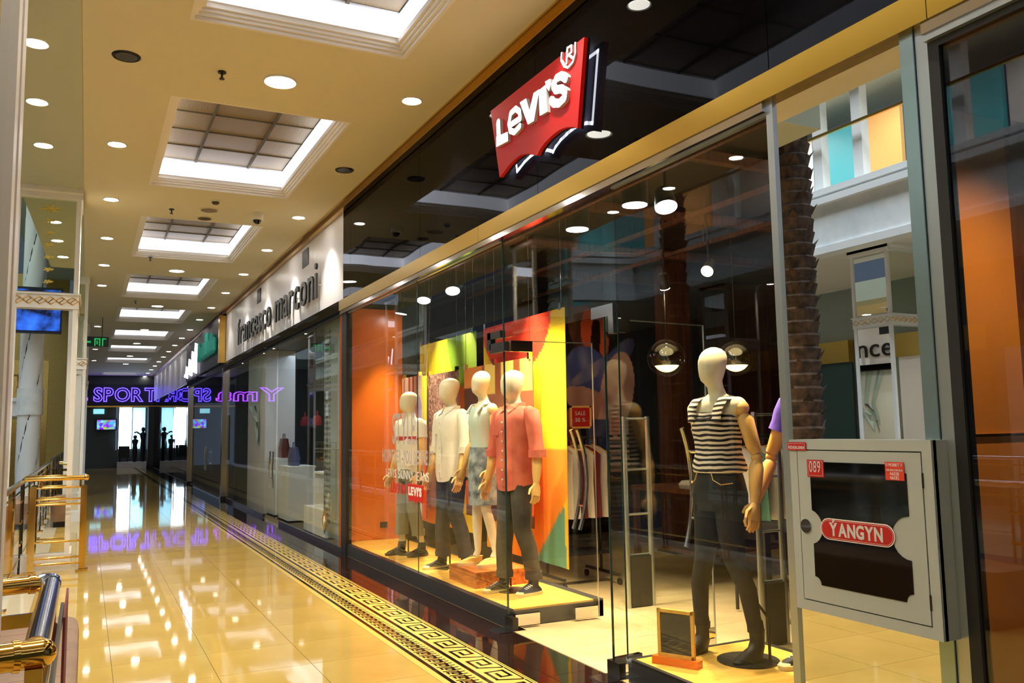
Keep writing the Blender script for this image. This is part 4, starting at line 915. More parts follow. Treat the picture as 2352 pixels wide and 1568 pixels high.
def garment(lab, x, y, z, cm, wd=.42, ln=.75, sl=True, ang=0, group='clothes on the wheeled rack'):
    t_ = thing('hanging_shirt', lab, 'shirt', (x, y, z), group, ang)
    b_ = MB(); pr = [(-ln,wd*.5,.03),(-ln*.5,wd*.46,.035),(-.2,wd*.48,.035),(-.1,wd*.5,.03),(-.05,wd*.38,.02),(-.01,wd*.14,.02)]
    b_.rings([(0,0,q,ry,rx) if 0 else (0,0,q,rx,ry) for q, ry, rx in [(a_[0], a_[1], a_[2]) for a_ in pr]], 18)
    obj('cloth', b_, cm, t_, local=True, smooth=60)
    h_ = MB().tube([(0,-wd*.48,-.075),(0,-wd*.2,-.02),(0,0,.0),(0,wd*.2,-.02),(0,wd*.48,-.075)], .009, 6); obj('hanger', h_, M['wood_arm'], t_, local=True)
    obj('hanger_hook', MB().tube([(0,0,0),(0,0,.05),(0,.02,.075),(0,.035,.06)], .003, 5), M['steel'], t_, local=True)
cols = [M['white_cloth'], M['shirt_white'], M['white_cloth'], M['red_shirt'], M['shirt_white'], M['red_shirt'], M['white_cloth']]
for i in range(7): garment('shirt on a wooden hanger on the black rack, %s from the banner' % ORD[i], 4.38+i*.085, 7.86, 1.42, cols[i], ang=.25)
t_ = thing('clothes_rack', 'clothes rack with pale tees behind the striped mannequin', 'rack', (5.2, 5.6, 0))
for x in (5.1, 6.3): obj('upright', MB().tube([(x,5.9,.02),(x,5.9,1.5)], .015, 8), M['black'], t_)
obj('top_rail', MB().tube([(5.05,5.9,1.5),(6.35,5.9,1.5)], .014, 8), M['black'], t_)
M['cloth_green'] = mat('green_cloth', (.15,.4,.3), .8)
for i in range(9): garment('tee on a wooden hanger behind the striped mannequin, %s from the left' % ORD[i], 5.16+i*.13, 5.91, 1.42, [M['white_cloth'],M['cloth_green'],M['shirt_white']][i%3], ang=.3, ln=.65, group='tees on the second rack')
# shelving and tables
t_ = thing('wall_shelf_unit', 'dark wooden shelving with folded clothes at the back of the shop', 'shelf', (9.1, 7, 0))
for y in (3.2, 5.2, 7.2, 9.2): obj('side_panel', MB().box(8.7, 9.2, y-.03, y+.03, 0, 3.0), M['brown_wood'], t_)
for z in (.5, .95, 1.4, 1.85, 2.3, 2.75): obj('shelf', MB().box(8.7, 9.2, 3.2, 9.2, z-.02, z+.02), M['brown_wood'], t_)
fn_ = ['dark denim','blue denim','white','maroon','grey','green']
fc = [M['denim'], M['denim_blue'], M['white_cloth'], M['red_shirt'], M['chino'], M['cloth_green']]
q = 0
for z in (.52, .97, 1.42, 1.87):
    for y in (3.6,4.1,4.7,5.6,6.1,6.7,7.6,8.2,8.8):
        for l_ in range(3):
            o = obj('folded_clothes', MB().rings([(8.92,y,z+l_*.07,.15,.17,5),(8.92,y,z+l_*.07+.03,.165,.185,5),(8.92,y,z+l_*.07+.066,.15,.17,5)], 16), fc[(q+l_)%6], label='folded %s garment, %s layer of %s stack, %s shelf from the floor' % (fn_[(q+l_)%6], ORD[l_], ORD[q%9], ORD[q//9]), category='clothes', group='folded clothes on the back shelves')
        q += 1
def table(lab, x0, x1, y0, y1, h, mt):
    t_ = thing('display_table', lab, 'table', ((x0+x1)/2, (y0+y1)/2, 0)); obj('table_top', MB().box(x0, x1, y0, y1, h-.05, h), mt, t_)
    for x in (x0+.04, x1-.04):
        for y in (y0+.04, y1-.04): obj('leg', MB().box(x-.03, x+.03, y-.03, y+.03, 0, h-.05), mt, t_)
    obj('lower_shelf', MB().box(x0+.04, x1-.04, y0+.04, y1-.04, .28, .32), mt, t_)
table('dark display table with shoes in the middle of the shop', 5.6, 6.8, 7.0, 8.2, .95, M['brown_wood'])
table('dark display table behind the striped mannequin', 5.0, 5.9, 4.7, 5.5, .8, M['black'])
for i in range(4): setp(obj('folded_clothes', MB().rings([(5.75+i*.26,7.3,.95,.09,.12,4),(5.75+i*.26,7.3,.99,.1,.13,4),(5.75+i*.26,7.3,1.03,.07,.1,4)], 14), [M['white_cloth'],M['sneaker'],M['shirt_white'],M['denim']][i]), 'folded item on the dark middle table, %s from the left' % ORD[i], 'clothes', 'items on the middle table')
setp(obj('white_box', MB().box(5.15, 5.4, 4.8, 5.0, .80, .87), M['white_cloth']), 'white folded cloth on the dark table behind the mannequin', 'clothes')
t_ = thing('wooden_post', 'dark wooden post standing in the middle of the shop', 'post', (6.9, 9.0, 0)); obj('post', MB().box(6.75, 7.1, 8.9, 9.2, 0, 3.75), M['brown_wood'], t_); obj('post_base', MB().box(6.7, 7.15, 8.85, 9.25, 0, .15), M['black'], t_)
t_ = thing('small_sign', 'small glowing orange sign deep in the shop right of the pendants', 'sign', (7.0, 5.9, 2.0)); obj('board', MB().box(7.0, 7.2, 5.9, 5.92, 1.95, 2.3), M['orange_shop'], t_); obj('stand_pole', MB().box(7.09, 7.11, 5.9, 5.92, 0, 1.95), M['black'], t_); obj('board_mark', MB().box(7.08, 7.11, 5.895, 5.9, 2.02, 2.22), M['black'], t_)
# ================================================================== MIRROR COLUMN WITH FIRE CABINET
t_ = thing('mirror_column', 'mirror-clad column with an aluminium frame right of the clothes shop', 'column', (3.1, 2.95, 0))
obj('mirror_panel', MB().box(3.09, 3.1, 2.375, 3.135, .0, 3.25), M['mirror'], t_); obj('core', MB().box(3.1, 3.3, 2.31, 3.18, 0, 3.25), M['black'], t_)
obj('left_frame', MB().box(3.075, 3.1, 3.135, 3.18, 0, 3.25), M['alu'], t_)
obj('right_frame', MB().box(3.075, 3.1, 2.31, 2.375, 0, 3.25), M['alu_blue'], t_); obj('right_frame', MB().box(3.085, 3.13, 2.25, 2.307, 0, 3.25), M['alu'], t_)
cab = thing('fire_cabinet', 'grey fire hose cabinet with black glass door and red capsule label on the mirror column', 'cabinet', (3.05, 2.95, 1.1))
cx_ = 3.09; XF = 2.99
cp = {k_: on(*v, 0, XF) for k_, v in dict(tl=(1812,1010), tr=(2140,1003), bl=(1826,1389), br=(2165,1462)).items()}
y1, y0, zt, zb = cp['tl'].y, on(2152,1230,0,XF).y, 1.53, .755
obj('body', MB().box(XF+.012, cx_, y0, y1, zb, zt), M['cabinet'], cab)
obj('frame_rim', MB().box(XF, XF+.03, y0, y0+.045, zb, zt).box(XF, XF+.03, y1-.045, y1, zb, zt).box(XF, XF+.03, y0+.045, y1-.045, zt-.045, zt).box(XF, XF+.03, y0+.045, y1-.045, zb, zb+.045), M['cabinet'], cab)
obj('dark_gap', MB().box(XF+.01, XF+.011, y0+.045, y1-.045, zb+.045, zt-.045), M['gasket'], cab)
dy0, dy1, dz0, dz1 = y0+.05, y1-.05, zb+.05, zt-.05
dr = obj('door', MB().box(XF-.001, XF+.009, dy0, dy1, dz0, dz1), M['cabinet'], cab)
# black glass window with notched corners and round side tabs
gy0, gy1, gz0, gz1 = dy0+.07, dy1-.075, dz0+.075, dz1-.05; my, mz = (gy0+gy1)/2, (gz0+gz1)/2-.02; P = []
def arc(cy, cz, r_, a0, a1, n=8): return [(cy+r_*math.cos(R(a0+(a1-a0)*i/n)), cz+r_*math.sin(R(a0+(a1-a0)*i/n))) for i in range(n+1)]
r_ = .035; rb = .088
P += arc(gy0, gz0, r_, 90, 0); P += arc(gy1, gz0, r_, 180, 90); P += arc(gy1+.02, mz, .078, -105, -255, 10); P += arc(gy1, gz1, r_, 270, 180); P += arc(gy0, gz1, r_, 0, -90); P += arc(gy0+.0, mz, rb, 90, -90, 12)
# close order is counter-clockwise; make sure the right tab is followed upward
obj('black_glass', MB().prism(P, 0, XF-.004, XF-.0012), M['black_glass'], dr)
hy, hz = dy1-.035, mz
obj('lock_ring', MB().tube([(XF-.006,hy,hz),(XF+.0,hy,hz)], .032, 24), M['chrome'], dr); obj('lock_handle', MB().box(XF-.016, XF-.006, hy-.022, hy+.022, hz-.005, hz+.005), M['steel'], dr)
obj('hinge', MB().box(XF-.004, XF+.004, dy0-.008, dy0-.001, dz1-.14, dz1-.08).box(XF-.004, XF+.004, dy0-.008, dy0-.001, dz0+.06, dz0+.12), M['darkmetal'], cab)
# stickers with writing
def sticker(par, y_l, y_r, z_t, z_b, mt, lines, lab=None, rim=True):
    s_ = obj('sticker', MB().box(XF-.006, XF-.0042, y_r, y_l, z_b, z_t), mt, par)
    for (tx, f0, f1, size, wd, m_) in lines:
        yl_ = y_l-(y_l-y_r)*f0; zz = z_t-(z_t-z_b)*f1
        place = letters(s_, tx, (XF-.0068, yl_, zz), wr, wz, size, .0008, m_, 0, wd)
    if rim:
        e = .006; a = .0012; bb = MB()
        for q in ((y_r+e, y_l-e, z_t-e-a, z_t-e), (y_r+e, y_l-e, z_b+e, z_b+e+a), (y_r+e, y_r+e+a, z_b+e, z_t-e), (y_l-e-a, y_l-e, z_b+e, z_t-e)): bb.box(XF-.0068, XF-.006, q[0], q[1], q[2], q[3])
        obj('printed_rim', bb, M['ink'], s_)
p1 = on(1855,1055,0,XF); p2 = on(1895,1096,0,XF); sticker(dr, p1.y, p2.y, p1.z, p2.z, M['sticker'], [('089', .14, .72, .072, (p1.y-p2.y)*.72, M['ink'])])
p1 = on(2034,1060,0,XF); p2 = on(2080,1104,0,XF); wl = p1.y-p2.y
sticker(dr, p1.y, p2.y, p1.z, p2.z, M['sticker_o'], [('\u042f MOBIRT \u042f', .06, .24, .018, wl*.88, M['ink_w']), ('9:00-18:00 10:00-15:00', .06, .5, .012, wl*.88, M['ink_w']), ('460311', .25, .73, .02, wl*.5, M['ink_w']), ('460312', .25, .95, .02, wl*.5, M['ink_w'])], rim=False)
p1 = on(1810,1015,0,XF); p2 = on(1853,1034,0,XF); XB = XF
sticker(cab, p1.y, p2.y, p1.z, p2.z, M['sticker'], [('MÖHÜRLENEN', .06, .8, .018, (p1.y-p2.y)*.88, M['ink_w'])])
a1 = on(1886,1183,0,XF); a2 = on(2058,1230,0,XF); cyl_, cz_2 = (a1.y+a2.y)/2, mz+.0; hw = (a1.y-a2.y)/2; hr = .047
def capsule(r_, hw_): return arc(cyl_-hw_+r_, cz_2, r_, 270, 90, 12)+arc(cyl_+hw_-r_, cz_2, r_, 90, -90, 12)
cs_ = obj('capsule_label', MB().prism(capsule(hr, hw), 0, XF-.007, XF-.0045), M['ink_w'], dr)
obj('red_field', MB().prism(capsule(hr-.004, hw-.004), 0, XF-.0078, XF-.0068), M['sticker'], cs_)
ri = MB(); c1, c2 = capsule(hr-.008, hw-.008), capsule(hr-.0095, hw-.0095); n_ = len(c1)
ri.add([(XF-.0082, *p) for p in c1]+[(XF-.0082, *p) for p in c2], [(i, (i+1)%n_, n_+(i+1)%n_, n_+i) for i in range(n_)]); obj('printed_rim', ri, M['ink'], cs_)
letters(cs_, 'ÝANGYN', (XF-.0082, cyl_+hw*.74, cz_2-.026), wr, wz, .078, .001, M['ink'], .003, hw*1.46, gap=.05)
# ================================================================== NEXT SHOP AT THE RIGHT EDGE
w3 = struct('window_2', MB().box(3.06, 3.16, -2, 2.25, 3.17, 3.2), M['alu'])
obj('dark_frame', MB().box(3.085, 3.135, 2.2, 2.25, 0, 3.17).box(3.085, 3.135, -2, 2.2, 3.14, 3.17), M['black'], w3)
obj('glass_pane', MB().box(3.10, 3.11, -.6, 2.2, .0, 3.14), M['glass_dark'], w3)
struct('wall_right_1', MB().box(3.31, 4.62, 2.93, 3.0, 0, 3.4), M['orange_store'])
struct('wall_right_2', MB().box(4.62, 8, 2.9, 3.0, 0, 3.4), M['brown_wood'])
struct('baseboard_next_shop', MB().box(3.31, 4.62, 2.91, 2.93, 1.52, 1.535).box(3.31, 4.62, 2.91, 2.93, 0, .08), M['gold_dark'])
struct('wall_right_3', MB().box(8, 8.1, -2, 3.0, 0, 3.4), M['dark_wall'])
struct('ceiling_next_shop', MB().box(3.31, 8, -2, 3.0, 3.3, 3.4), M['dark_wall'])
spot('next_shop_beam', (4.1,2.0,3.2), (4.4,2.93,.9), 130, (1,.6,.28), 110, .9)
# ================================================================== NEIGHBOUR SHOP (white fascia)
w4 = struct('window_3', MB().box(3.08, 3.13, 11.34, 30.8, 3.2, 3.24), M['black'])
for a, c_ in ((11.4,12.6),(12.6,14.6),(14.6,15.75),(15.85,17.2),(17.2,19.9),(19.9,22.3),(22.3,26),(26,30.3)): obj('glass_pane', MB().box(3.10, 3.11, a+.004, c_-.004, .06, 3.2), M['glass'], w4)
obj('bottom_rail', MB().box(3.09, 3.13, 11.34, 15.5, 0, .07).box(3.09, 3.13, 17, 22, 0, .07), M['plinth'], w4)
obj('black_edge', MB().box(3.08, 3.16, 11.1, 11.33, 0, 3.25), M['black'], w4)
# pierced pilaster
pil = thing('pierced_panel', 'tall grey-green pierced panel standing at the end of the neighbour window', 'panel', (3.2, 12, 0))
obj('panel_board', MB().box(3.2, 3.24, 11.5, 12.75, .1, 3.2), M['grey_panel'], pil)
fl = MB()
for i in range(34):
    z = .32+i*.084
    for k_, y in enumerate((12.68,12.58,12.5,12.4)): 
        rr = .028 if (i+k_)%3 else .04; fl.prism([(y+rr*math.cos(R(60*j)), z+rr*.8*math.sin(R(60*j))) for j in range(6)], 0, 3.194, 3.2)
    for y in (11.62,11.68): fl.prism([(y+.022*math.cos(R(60*j)), z+.016*math.sin(R(60*j))) for j in range(6)], 0, 3.194, 3.2)
obj('pierced_holes', fl, M['grey_dark'], pil, kind='stuff')
struct('wall_neighbour', MB().box(6.2, 6.3, 11.5, 31, 0, 3.6).box(3.3, 6.2, 21.9, 22.1, 0, 3.4), M['grey_dark'])
struct('ceiling_neighbour', MB().box(3.3, 6.3, 11.5, 48, 3.3, 3.4), M['dark_wall'])
area('neighbour_glow', (4.3,15.5,3.2), (0,0,0), 1.2, 6, 60, (.75,.9,1))
area('neighbour_glow', (4.3,26,3.2), (0,0,0), 1, 5, 4, (.6,.8,1))
t_ = thing('white_pillar', 'white square pillar with a wavy pale drape inside the neighbour window', 'pillar', (3.5, 18.7, 0))
obj('shaft', MB().box(3.25, 3.85, 17.75, 19.8, 0, 3.3), M['fascia_white'], t_)
dm = MB()
for i in range(14):
    a = i/13; dm.v += [(3.24-.03*math.sin(i*1.7), 19.5-a*1.5, 3.2), (3.24-.05*math.sin(i*1.7), 19.4-a*1.0, 2.2), (3.24-.02*math.sin(i*2), 18.6-a*.35, 1.6+.3*math.sin(i))]
for i in range(13): dm.f += [(i*3, i*3+1, i*3+4, i*3+3), (i*3+1, i*3+2, i*3+5, i*3+4)]
obj('drape', dm, M['drape'], t_, smooth=True)
def cube_unit(lab, x0, x1, y0, y1, z0, z1, open_=True):
    t_ = thing('display_cube', lab, 'display stand', ((x0+x1)/2, (y0+y1)/2, z0)); w_ = .03
    obj('top_board', MB().box(x0, x1, y0, y1, z1-w_, z1), M['white'], t_); obj('side_board', MB().box(x0, x1, y0, y0+w_, z0, z1-w_), M['white'], t_); obj('side_board', MB().box(x0, x1, y1-w_, y1, z0, z1-w_), M['white'], t_)
    obj('back_board', MB().box(x1-w_, x1, y0, y1, z0, z1-w_), M['white'], t_); obj('base_board', MB().box(x0, x1, y0, y1, z0, z0+.03), M['white'], t_)
    if not open_: obj('front_board', MB().box(x0, x0+w_, y0+w_, y1-w_, z0, z1-w_), M['white'], t_)
cube_unit('white open display cube holding small ornaments, beside the pierced panel', 3.35, 3.9, 12.9, 14.0, .42, .98)
cube_unit('low white base under the open display cube', 3.25, 3.95, 12.85, 14.25, .0, .42, False)
cube_unit('white display stand with an oval cut-out carrying a brown bag', 3.3, 3.8, 17.0, 17.7, 0, 1.12, False)
cube_unit('tall white display stand with a blue bag', 3.3, 3.8, 15.7, 16.6, 0, 1.0, False)
def ornament(lab, x, y, z, h, mt):
    t_ = thing('ornament', lab, 'ornament', (x,y,z)); obj('body', MB().rings([(0,0,0,.05,.05),(0,0,h*.2,.07,.07),(0,0,h*.4,.055,.055),(0,0,h*.6,.03,.03),(0,0,h*.75,.04,.04),(0,0,h*.85,.02,.02)], 16), mt, t_, local=True, smooth=True)
    obj('ear', MB().tube([(0,.01,h*.8),(0,.05,h)], [.015,.008], 8), mt, t_, local=True)
ornament('silver rabbit-like ornament on the white display cube', 3.5, 13.15, .98, .42, M['chrome']); ornament('small white and gold figurine inside the display cube', 3.5, 13.6, .45, .22, M['white']); ornament('small brass bottle ornament inside the display cube', 3.45, 13.1, .45, .3, M['gold_dark'])
def bag(lab, x, y, z, w_, h, mt):
    t_ = thing('handbag', lab, 'bag', (x,y,z)); obj('body', MB().rings([(0,0,0,.08,w_/2,4),(0,0,h*.5,.085,w_/2*1.02,4),(0,0,h,.05,w_/2*.9,4)], 20), mt, t_, local=True, smooth=50)
    obj('handle', MB().tube([(0,-w_*.2,h),(0,-w_*.15,h+.09),(0,w_*.15,h+.09),(0,w_*.2,h)], .01, 6), mt, t_, local=True); obj('clasp', MB().box(-.09,-.082,-.02,.02,h*.6,h*.7), M['chrome'], t_, local=True)
M['brown_leather'] = mat('brown_leather', (.12,.02,.012), .35); M['blue_leather'] = mat('blue_leather', (.08,.09,.2), .4); M['red_leather'] = mat('red_leather', (.4,.02,.02), .35)
bag('brown leather bag on the white stand with the oval', 3.55, 17.35, 1.12, .5, .38, M['brown_leather']); bag('blue-grey bag on the tall white stand', 3.5, 16.2, 1.0, .45, .34, M['blue_leather']); bag('small red bag hanging high behind the stands, left one', 4.2, 18.4, 1.75, .25, .2, M['red_leather']); bag('small red bag behind the stands, right one', 4.2, 17.3, 1.75, .25, .2, M['red_leather'])
t_ = thing('bag_tree', 'dark pole stand carrying the small red bags', 'stand', (4.2, 17.8, 0)); obj('pole', MB().cyl((4.2,17.8), .06, 0, 2.6, 12), M['black'], t_); obj('arm', MB().box(4.16, 4.3, 17.2, 18.5, 1.70, 1.75), M['black'], t_)
for lab, y in (('steel double-bar door handle on the neighbour shop glass', 15.8), ('steel double-bar door handle on the far dark shop glass', 25.3)):
    t_ = thing('pull_bar', lab, 'handle', (3.05, y, 1))
    for dy in (0, .28): obj('grip', MB().tube([(3.04,y+dy,.62),(3.03,y+dy,.95),(3.04,y+dy,1.28)], .016, 8), M['steel'], t_)
    for z in (.8, 1.12): obj('rung', MB().tube([(3.04,y,z),(3.04,y+.28,z)], .01, 6), M['steel'], t_)
for i, y in enumerate((22.3, 30.3)):
    t_ = thing('steel_jamb', 'polished steel door jamb in the far shop row, %s one' % ('nearer','farther')[i], 'frame', (3.1, y, 0)); obj('post', MB().box(3.02, 3.14, y-.08, y+.08, 0, 3.25), M['steel'], t_); obj('foot', MB().box(3.01, 3.15, y-.1, y+.1, 0, .08), M['darkmetal'], t_)
struct('wall_far_right', MB().box(3.12, 3.3, 31, 48.4, 0, 3.4), M['black_gloss'])
for i, y in enumerate((24, 28.5)): setp(obj('display_screen', MB().box(4.0, 4.05, y-.5, y+.5, .8, 2.2), M['teal_dark']), 'dark teal display panel in the far shop window, %s one' % ('nearer','farther')[i], 'panel')
t_ = thing('door_star', 'small brass diamond ornament on the foot of the pierced panel', 'ornament', (3.09, 12.2, .35)); obj('diamond', MB().prism([(12.25,.52),(12.4,.35),(12.25,.18),(12.1,.35)], 0, 3.085, 3.095), M['brass'], t_); obj('centre', MB().prism([(12.25,.42),(12.31,.35),(12.25,.28),(12.19,.35)], 0, 3.08, 3.085), M['white'], t_)
# ================================================================== END OF THE CORRIDOR
struct('wall_end', MB().box(-6, 1.35, 48.2, 48.4, 0, 3.1).box(-6, 3.6, 48.2, 48.4, 3.1, 5.2).box(2.9, 3.6, 48.2, 48.4, 0, 3.1).box(1.35, 2.9, 48.2, 48.4, 0, .9), M['grey_dark'])
t_ = thing('neon_sign', 'black sign board with blue neon outlined letters SPORT at the corridor end', 'sign', (1.7, 48, 3.7))
obj('board', MB().box(-4.2, 3.45, 48.05, 48.18, 3.18, 4.25), M['black'], t_)
def neon_word(word, x0, x1, z, size, mt, nm='neon_letter'):
    bs = []; x = 0
    for ch in word:
        cu_ = bpy.data.curves.new('t', 'FONT'); cu_.body = ch; cu_.size = size; cu_.fill_mode = 'NONE'; cu_.bevel_depth = .022; cu_.bevel_resolution = 0; cu_.resolution_u = 3; cu_.offset = .02
        o = bpy.data.objects.new('t', cu_); COL.objects.link(o); me = bpy.data.meshes.new_from_object(o.evaluated_get(bpy.context.evaluated_depsgraph_get()))
        b_ = MB(); b_.v = [tuple(v.co) for v in me.vertices]; b_.f = [tuple(p.vertices) for p in me.polygons]; bpy.data.objects.remove(o)
        xs = [v[0] for v in b_.v]; b_.x0 = min(xs); b_.w = max(xs)-min(xs); bs.append((b_, x-b_.x0)); x += b_.w+size*.04
    k = (x1-x0)/x
    for b_, dx in bs: place_text(b_, (x0+dx*k, 48.0, z), (1,0,0), (0,0,1), k, 1); obj(nm, b_, mt, t_)
neon_word('SPORT', .27, 3.28, 3.4, .95, M['neon_blue']); neon_word('Yma', -3.6, .1, 3.42, 1.0, M['neon_pink'])
struct('trim_3', MB().box(-1, 3.45, 48.0, 48.2, 3.08, 3.16), M['gold_dark'])
w5 = struct('window_4', MB().box(1.45, 1.5, 48.1, 48.2, .9, 3.06).box(2.1, 2.14, 48.1, 48.2, .9, 3.06).box(2.74, 2.8, 48.1, 48.2, .9, 3.06), M['black'])
obj('daylight_pane', MB().box(1.5, 2.1, 48.3, 48.32, .95, 3.06), M['window_day'], w5); obj('daylight_pane', MB().box(2.14, 2.74, 48.3, 48.32, .95, 3.06), M['window_day2'], w5)
area('end_window_light', (2.1,48.0,2.0), (R(90),0,0), 1.2, 2, 25, (.7,.88,1))
obj('small_pane', MB().box(.3, .8, 48.1, 48.15, 2.75, 3.0), M['window_day2'], w5)
t_ = thing('video_screen', 'small bright video screen in the dark entrance at the corridor end', 'screen', (.9, 48, 2.2)); obj('bezel', MB().box(.42, 1.4, 48.05, 48.15, 1.9, 2.5), M['black'], t_)
M['screen_pic'] = mat('screen_picture', (0,0,0), .4); t, b = nt(M['screen_pic']); tc = node(t,'ShaderNodeTexCoord'); vo = node(t,'ShaderNodeTexVoronoi'); vo.inputs['Scale'].default_value = 7; t.links.new(tc.outputs['Object'], vo.inputs['Vector']); mx = node(t,'ShaderNodeMix', data_type='RGBA', blend_type='MULTIPLY'); mx.inputs[0].default_value = 1; mx.inputs[7].default_value = (.25,.4,1,1); t.links.new(vo.outputs['Color'], mx.inputs[6]); t.links.new(mx.outputs[2], b.inputs['Emission Color']); b.inputs['Emission Strength'].default_value = 2
obj('picture', MB().box(.48, 1.34, 48.03, 48.05, 1.96, 2.44), M['screen_pic'], t_)
for i, (x, z, h) in enumerate(((2.62,.3,1.75),(2.25,.3,1.35))):
    t_ = thing('distant_mannequin', 'dark silhouette of a mannequin against the bright end window, %s one' % ('higher','lower')[i], 'mannequin', (x, 47.6, z))
    obj('body', MB().rings([(0,0,0,.09,.08),(0,0,h*.4,.13,.09),(0,0,h*.62,.1,.08),(0,0,h*.8,.17,.09),(0,0,h*.86,.05,.05),(0,0,h*.9,.09,.1),(0,0,h*.97,.09,.1),(0,0,h,.03,.03)], 14), M['black'], t_, local=True, smooth=True)
    if i == 0: obj('arm', MB().tube([(-.15,0,h*.8),(-.3,0,h*.86),(-.42,0,h*.84)], .04, 8), M['black'], t_, local=True)
setp(obj('display_plinth', MB().box(1.45, 2.8, 47.4, 48.05, 0, .3), M['fascia_white']), 'low pale plinth under the end window', 'plinth'); setp(obj('clothes_stand', MB().box(1.5, 2.0, 47.5, 47.8, .5, 1.1).box(1.55,1.6,47.6,47.7,.3,.5).box(1.9,1.95,47.6,47.7,.3,.5), M['black']), 'dark clothes rail against the bright end window', 'rack')
t_ = thing('dark_pillar', 'dark grey pillar right of the far entrance', 'pillar', (3.1, 47.5, 0)); obj('shaft', MB().box(2.85, 3.4, 47.6, 48.1, 0, 3.1), M['grey_dark'], t_); obj('base', MB().box(2.83, 3.42, 47.58, 48.1, 0, .1), M['black'], t_)
# ================================================================== LEFT SIDE: mirror columns, rails
def mirror_col(lab, x0, x1, y0, y1, faces, bands=((3.19,3.38),), zt=ZC, fr=.055):
    t_ = thing('mirror_column', lab, 'column', ((x0+x1)/2, (y0+y1)/2, 0), 'mirror-clad columns')
    obj('core', MB().box(x0+.03, x1-.03, y0+.03, y1-.03, 0, zt), M['white'], t_)
    zs = [.2]+[z for b_ in bands for z in b_]+[zt-.0]
    for f_ in faces:
        for a, c_ in zip(zs[0::2], zs[1::2]):
            if f_ == 'front': obj('mirror_panel', MB().box(x0+fr, x1-fr, y0+.02, y0+.028, a+.02, c_-.02), M['mirror_green'] if a > 3 else M['mirror'], t_)
            if f_ == 'right': obj('mirror_panel', MB().box(x1-.028, x1-.02, y0+fr, y1-fr, a+.02, c_-.02), M['mirror'], t_)
            if f_ == 'left': obj('mirror_panel', MB().box(x0+.02, x0+.028, y0+fr, y1-fr, a+.02, c_-.02), M['mirror'], t_)
    for x in (x0, x1-fr):
        for y in (y0, y1-fr): obj('corner_frame', MB().box(x, x+fr, y, y+fr, 0, zt), M['white'], t_)
    for a, c_ in bands:
        obj('carved_band', MB().box(x0-.01, x1+.01, y0-.01, y1+.01, a, c_).box(x0-.03, x1+.03, y0-.03, y1+.03, c_-.02, c_), M['white'], t_)
        n = max(2, int((x1-x0)/.12)); zc_ = (a+c_)/2; lt = MB()
        for i in range(n):
            xc = x0+(i+.5)*(x1-x0)/n; w_ = (x1-x0)/n*.55
            lt.tube([(xc-w_,y0-.015,zc_),(xc,y0-.015,zc_+.045),(xc+w_,y0-.015,zc_),(xc,y0-.015,zc_-.045),(xc-w_,y0-.015,zc_)], .006, 5); lt.tube([(xc-w_*.5,y0-.015,zc_-.03),(xc+w_*.5,y0-.015,zc_+.03)], .005, 5)
        n = max(2, int((y1-y0)/.12))
        for i in range(n):
            yc = y0+(i+.5)*(y1-y0)/n; w_ = (y1-y0)/n*.55
            lt.tube([(x1+.015,yc-w_,zc_),(x1+.015,yc,zc_+.045),(x1+.015,yc+w_,zc_),(x1+.015,yc,zc_-.045),(x1+.015,yc-w_,zc_)], .006, 5)
        obj('gold_lattice', lt, M['brass'], t_)
    obj('plinth', MB().box(x0-.02, x1+.02, y0-.02, y1+.02, 0, .2), M['white'], t_)
    obj('cornice', MB().box(x0-.03, x1+.02, y0-.04, y1+.04, zt-.12, zt-.001).box(x0-.06, x1+.02, y0-.14, y1+.05, zt-.06, zt-.001), M['white'], t_)
    return t_
colB = mirror_col('mirror column with a gold lattice band behind the brass gate', -.86, -.14, 11.85, 12.6, ('front','right'))
fl = MB()
for i in range(7):
    z = 4.45-i*.155; w_ = .13 if i == 0 else .06
    for k_ in range(6 if i == 0 else 5):
        a = R(60*k_+15); fl.tube([(-.48+.0*i,11.862,z),(-.48+w_*.5*math.cos(a),11.862,z+w_*.3*math.sin(a)),(-.48+w_*math.cos(a),11.862,z+w_*.45*math.sin(a))], [.008,.014,.004], 5)
M['gold_paint'] = mat('gold_paint', (.62,.5,.1), .5)
obj('gold_flowers', fl, M['gold_paint'], colB)
mirror_col('farther mirror column half hidden behind the nearer one', -.8, -.04, 18.4, 19.1, ('front','right'), ((2.9,3.12),))
mirror_col('farthest grey-edged mirror column on the left', -.8, .0, 26.0, 26.8, ('front','right'), ((2.9,3.12),))
# near column A: a mirror face seen at a grazing angle
t_ = thing('mirror_column', 'nearest mirror column, only its pink-white frame edge shows at the left border', 'column', (-.5, 2.2, 0), 'mirror-clad columns')
obj('core', MB().box(-.42, -.235, .9, 2.83, 0, ZC), M['white'], t_); obj('mirror_panel', MB().box(-.23, -.222, .95, 2.60, .2, 4.6), M['mirror'], t_)
obj('corner_frame', MB().box(-.235, -.2, 2.60, 2.70, 0, ZC), M['fascia_white'], t_); obj('corner_frame', MB().box(-.235, -.196, 2.715, 2.83, 0, ZC), M['fascia_white'], t_); obj('dark_joint', MB().box(-.235, -.21, 2.70, 2.715, 0, ZC), M['gasket'], t_)
obj('plinth', MB().box(-.44, -.2, .88, 2.84, 0, .2), M['white'], t_)
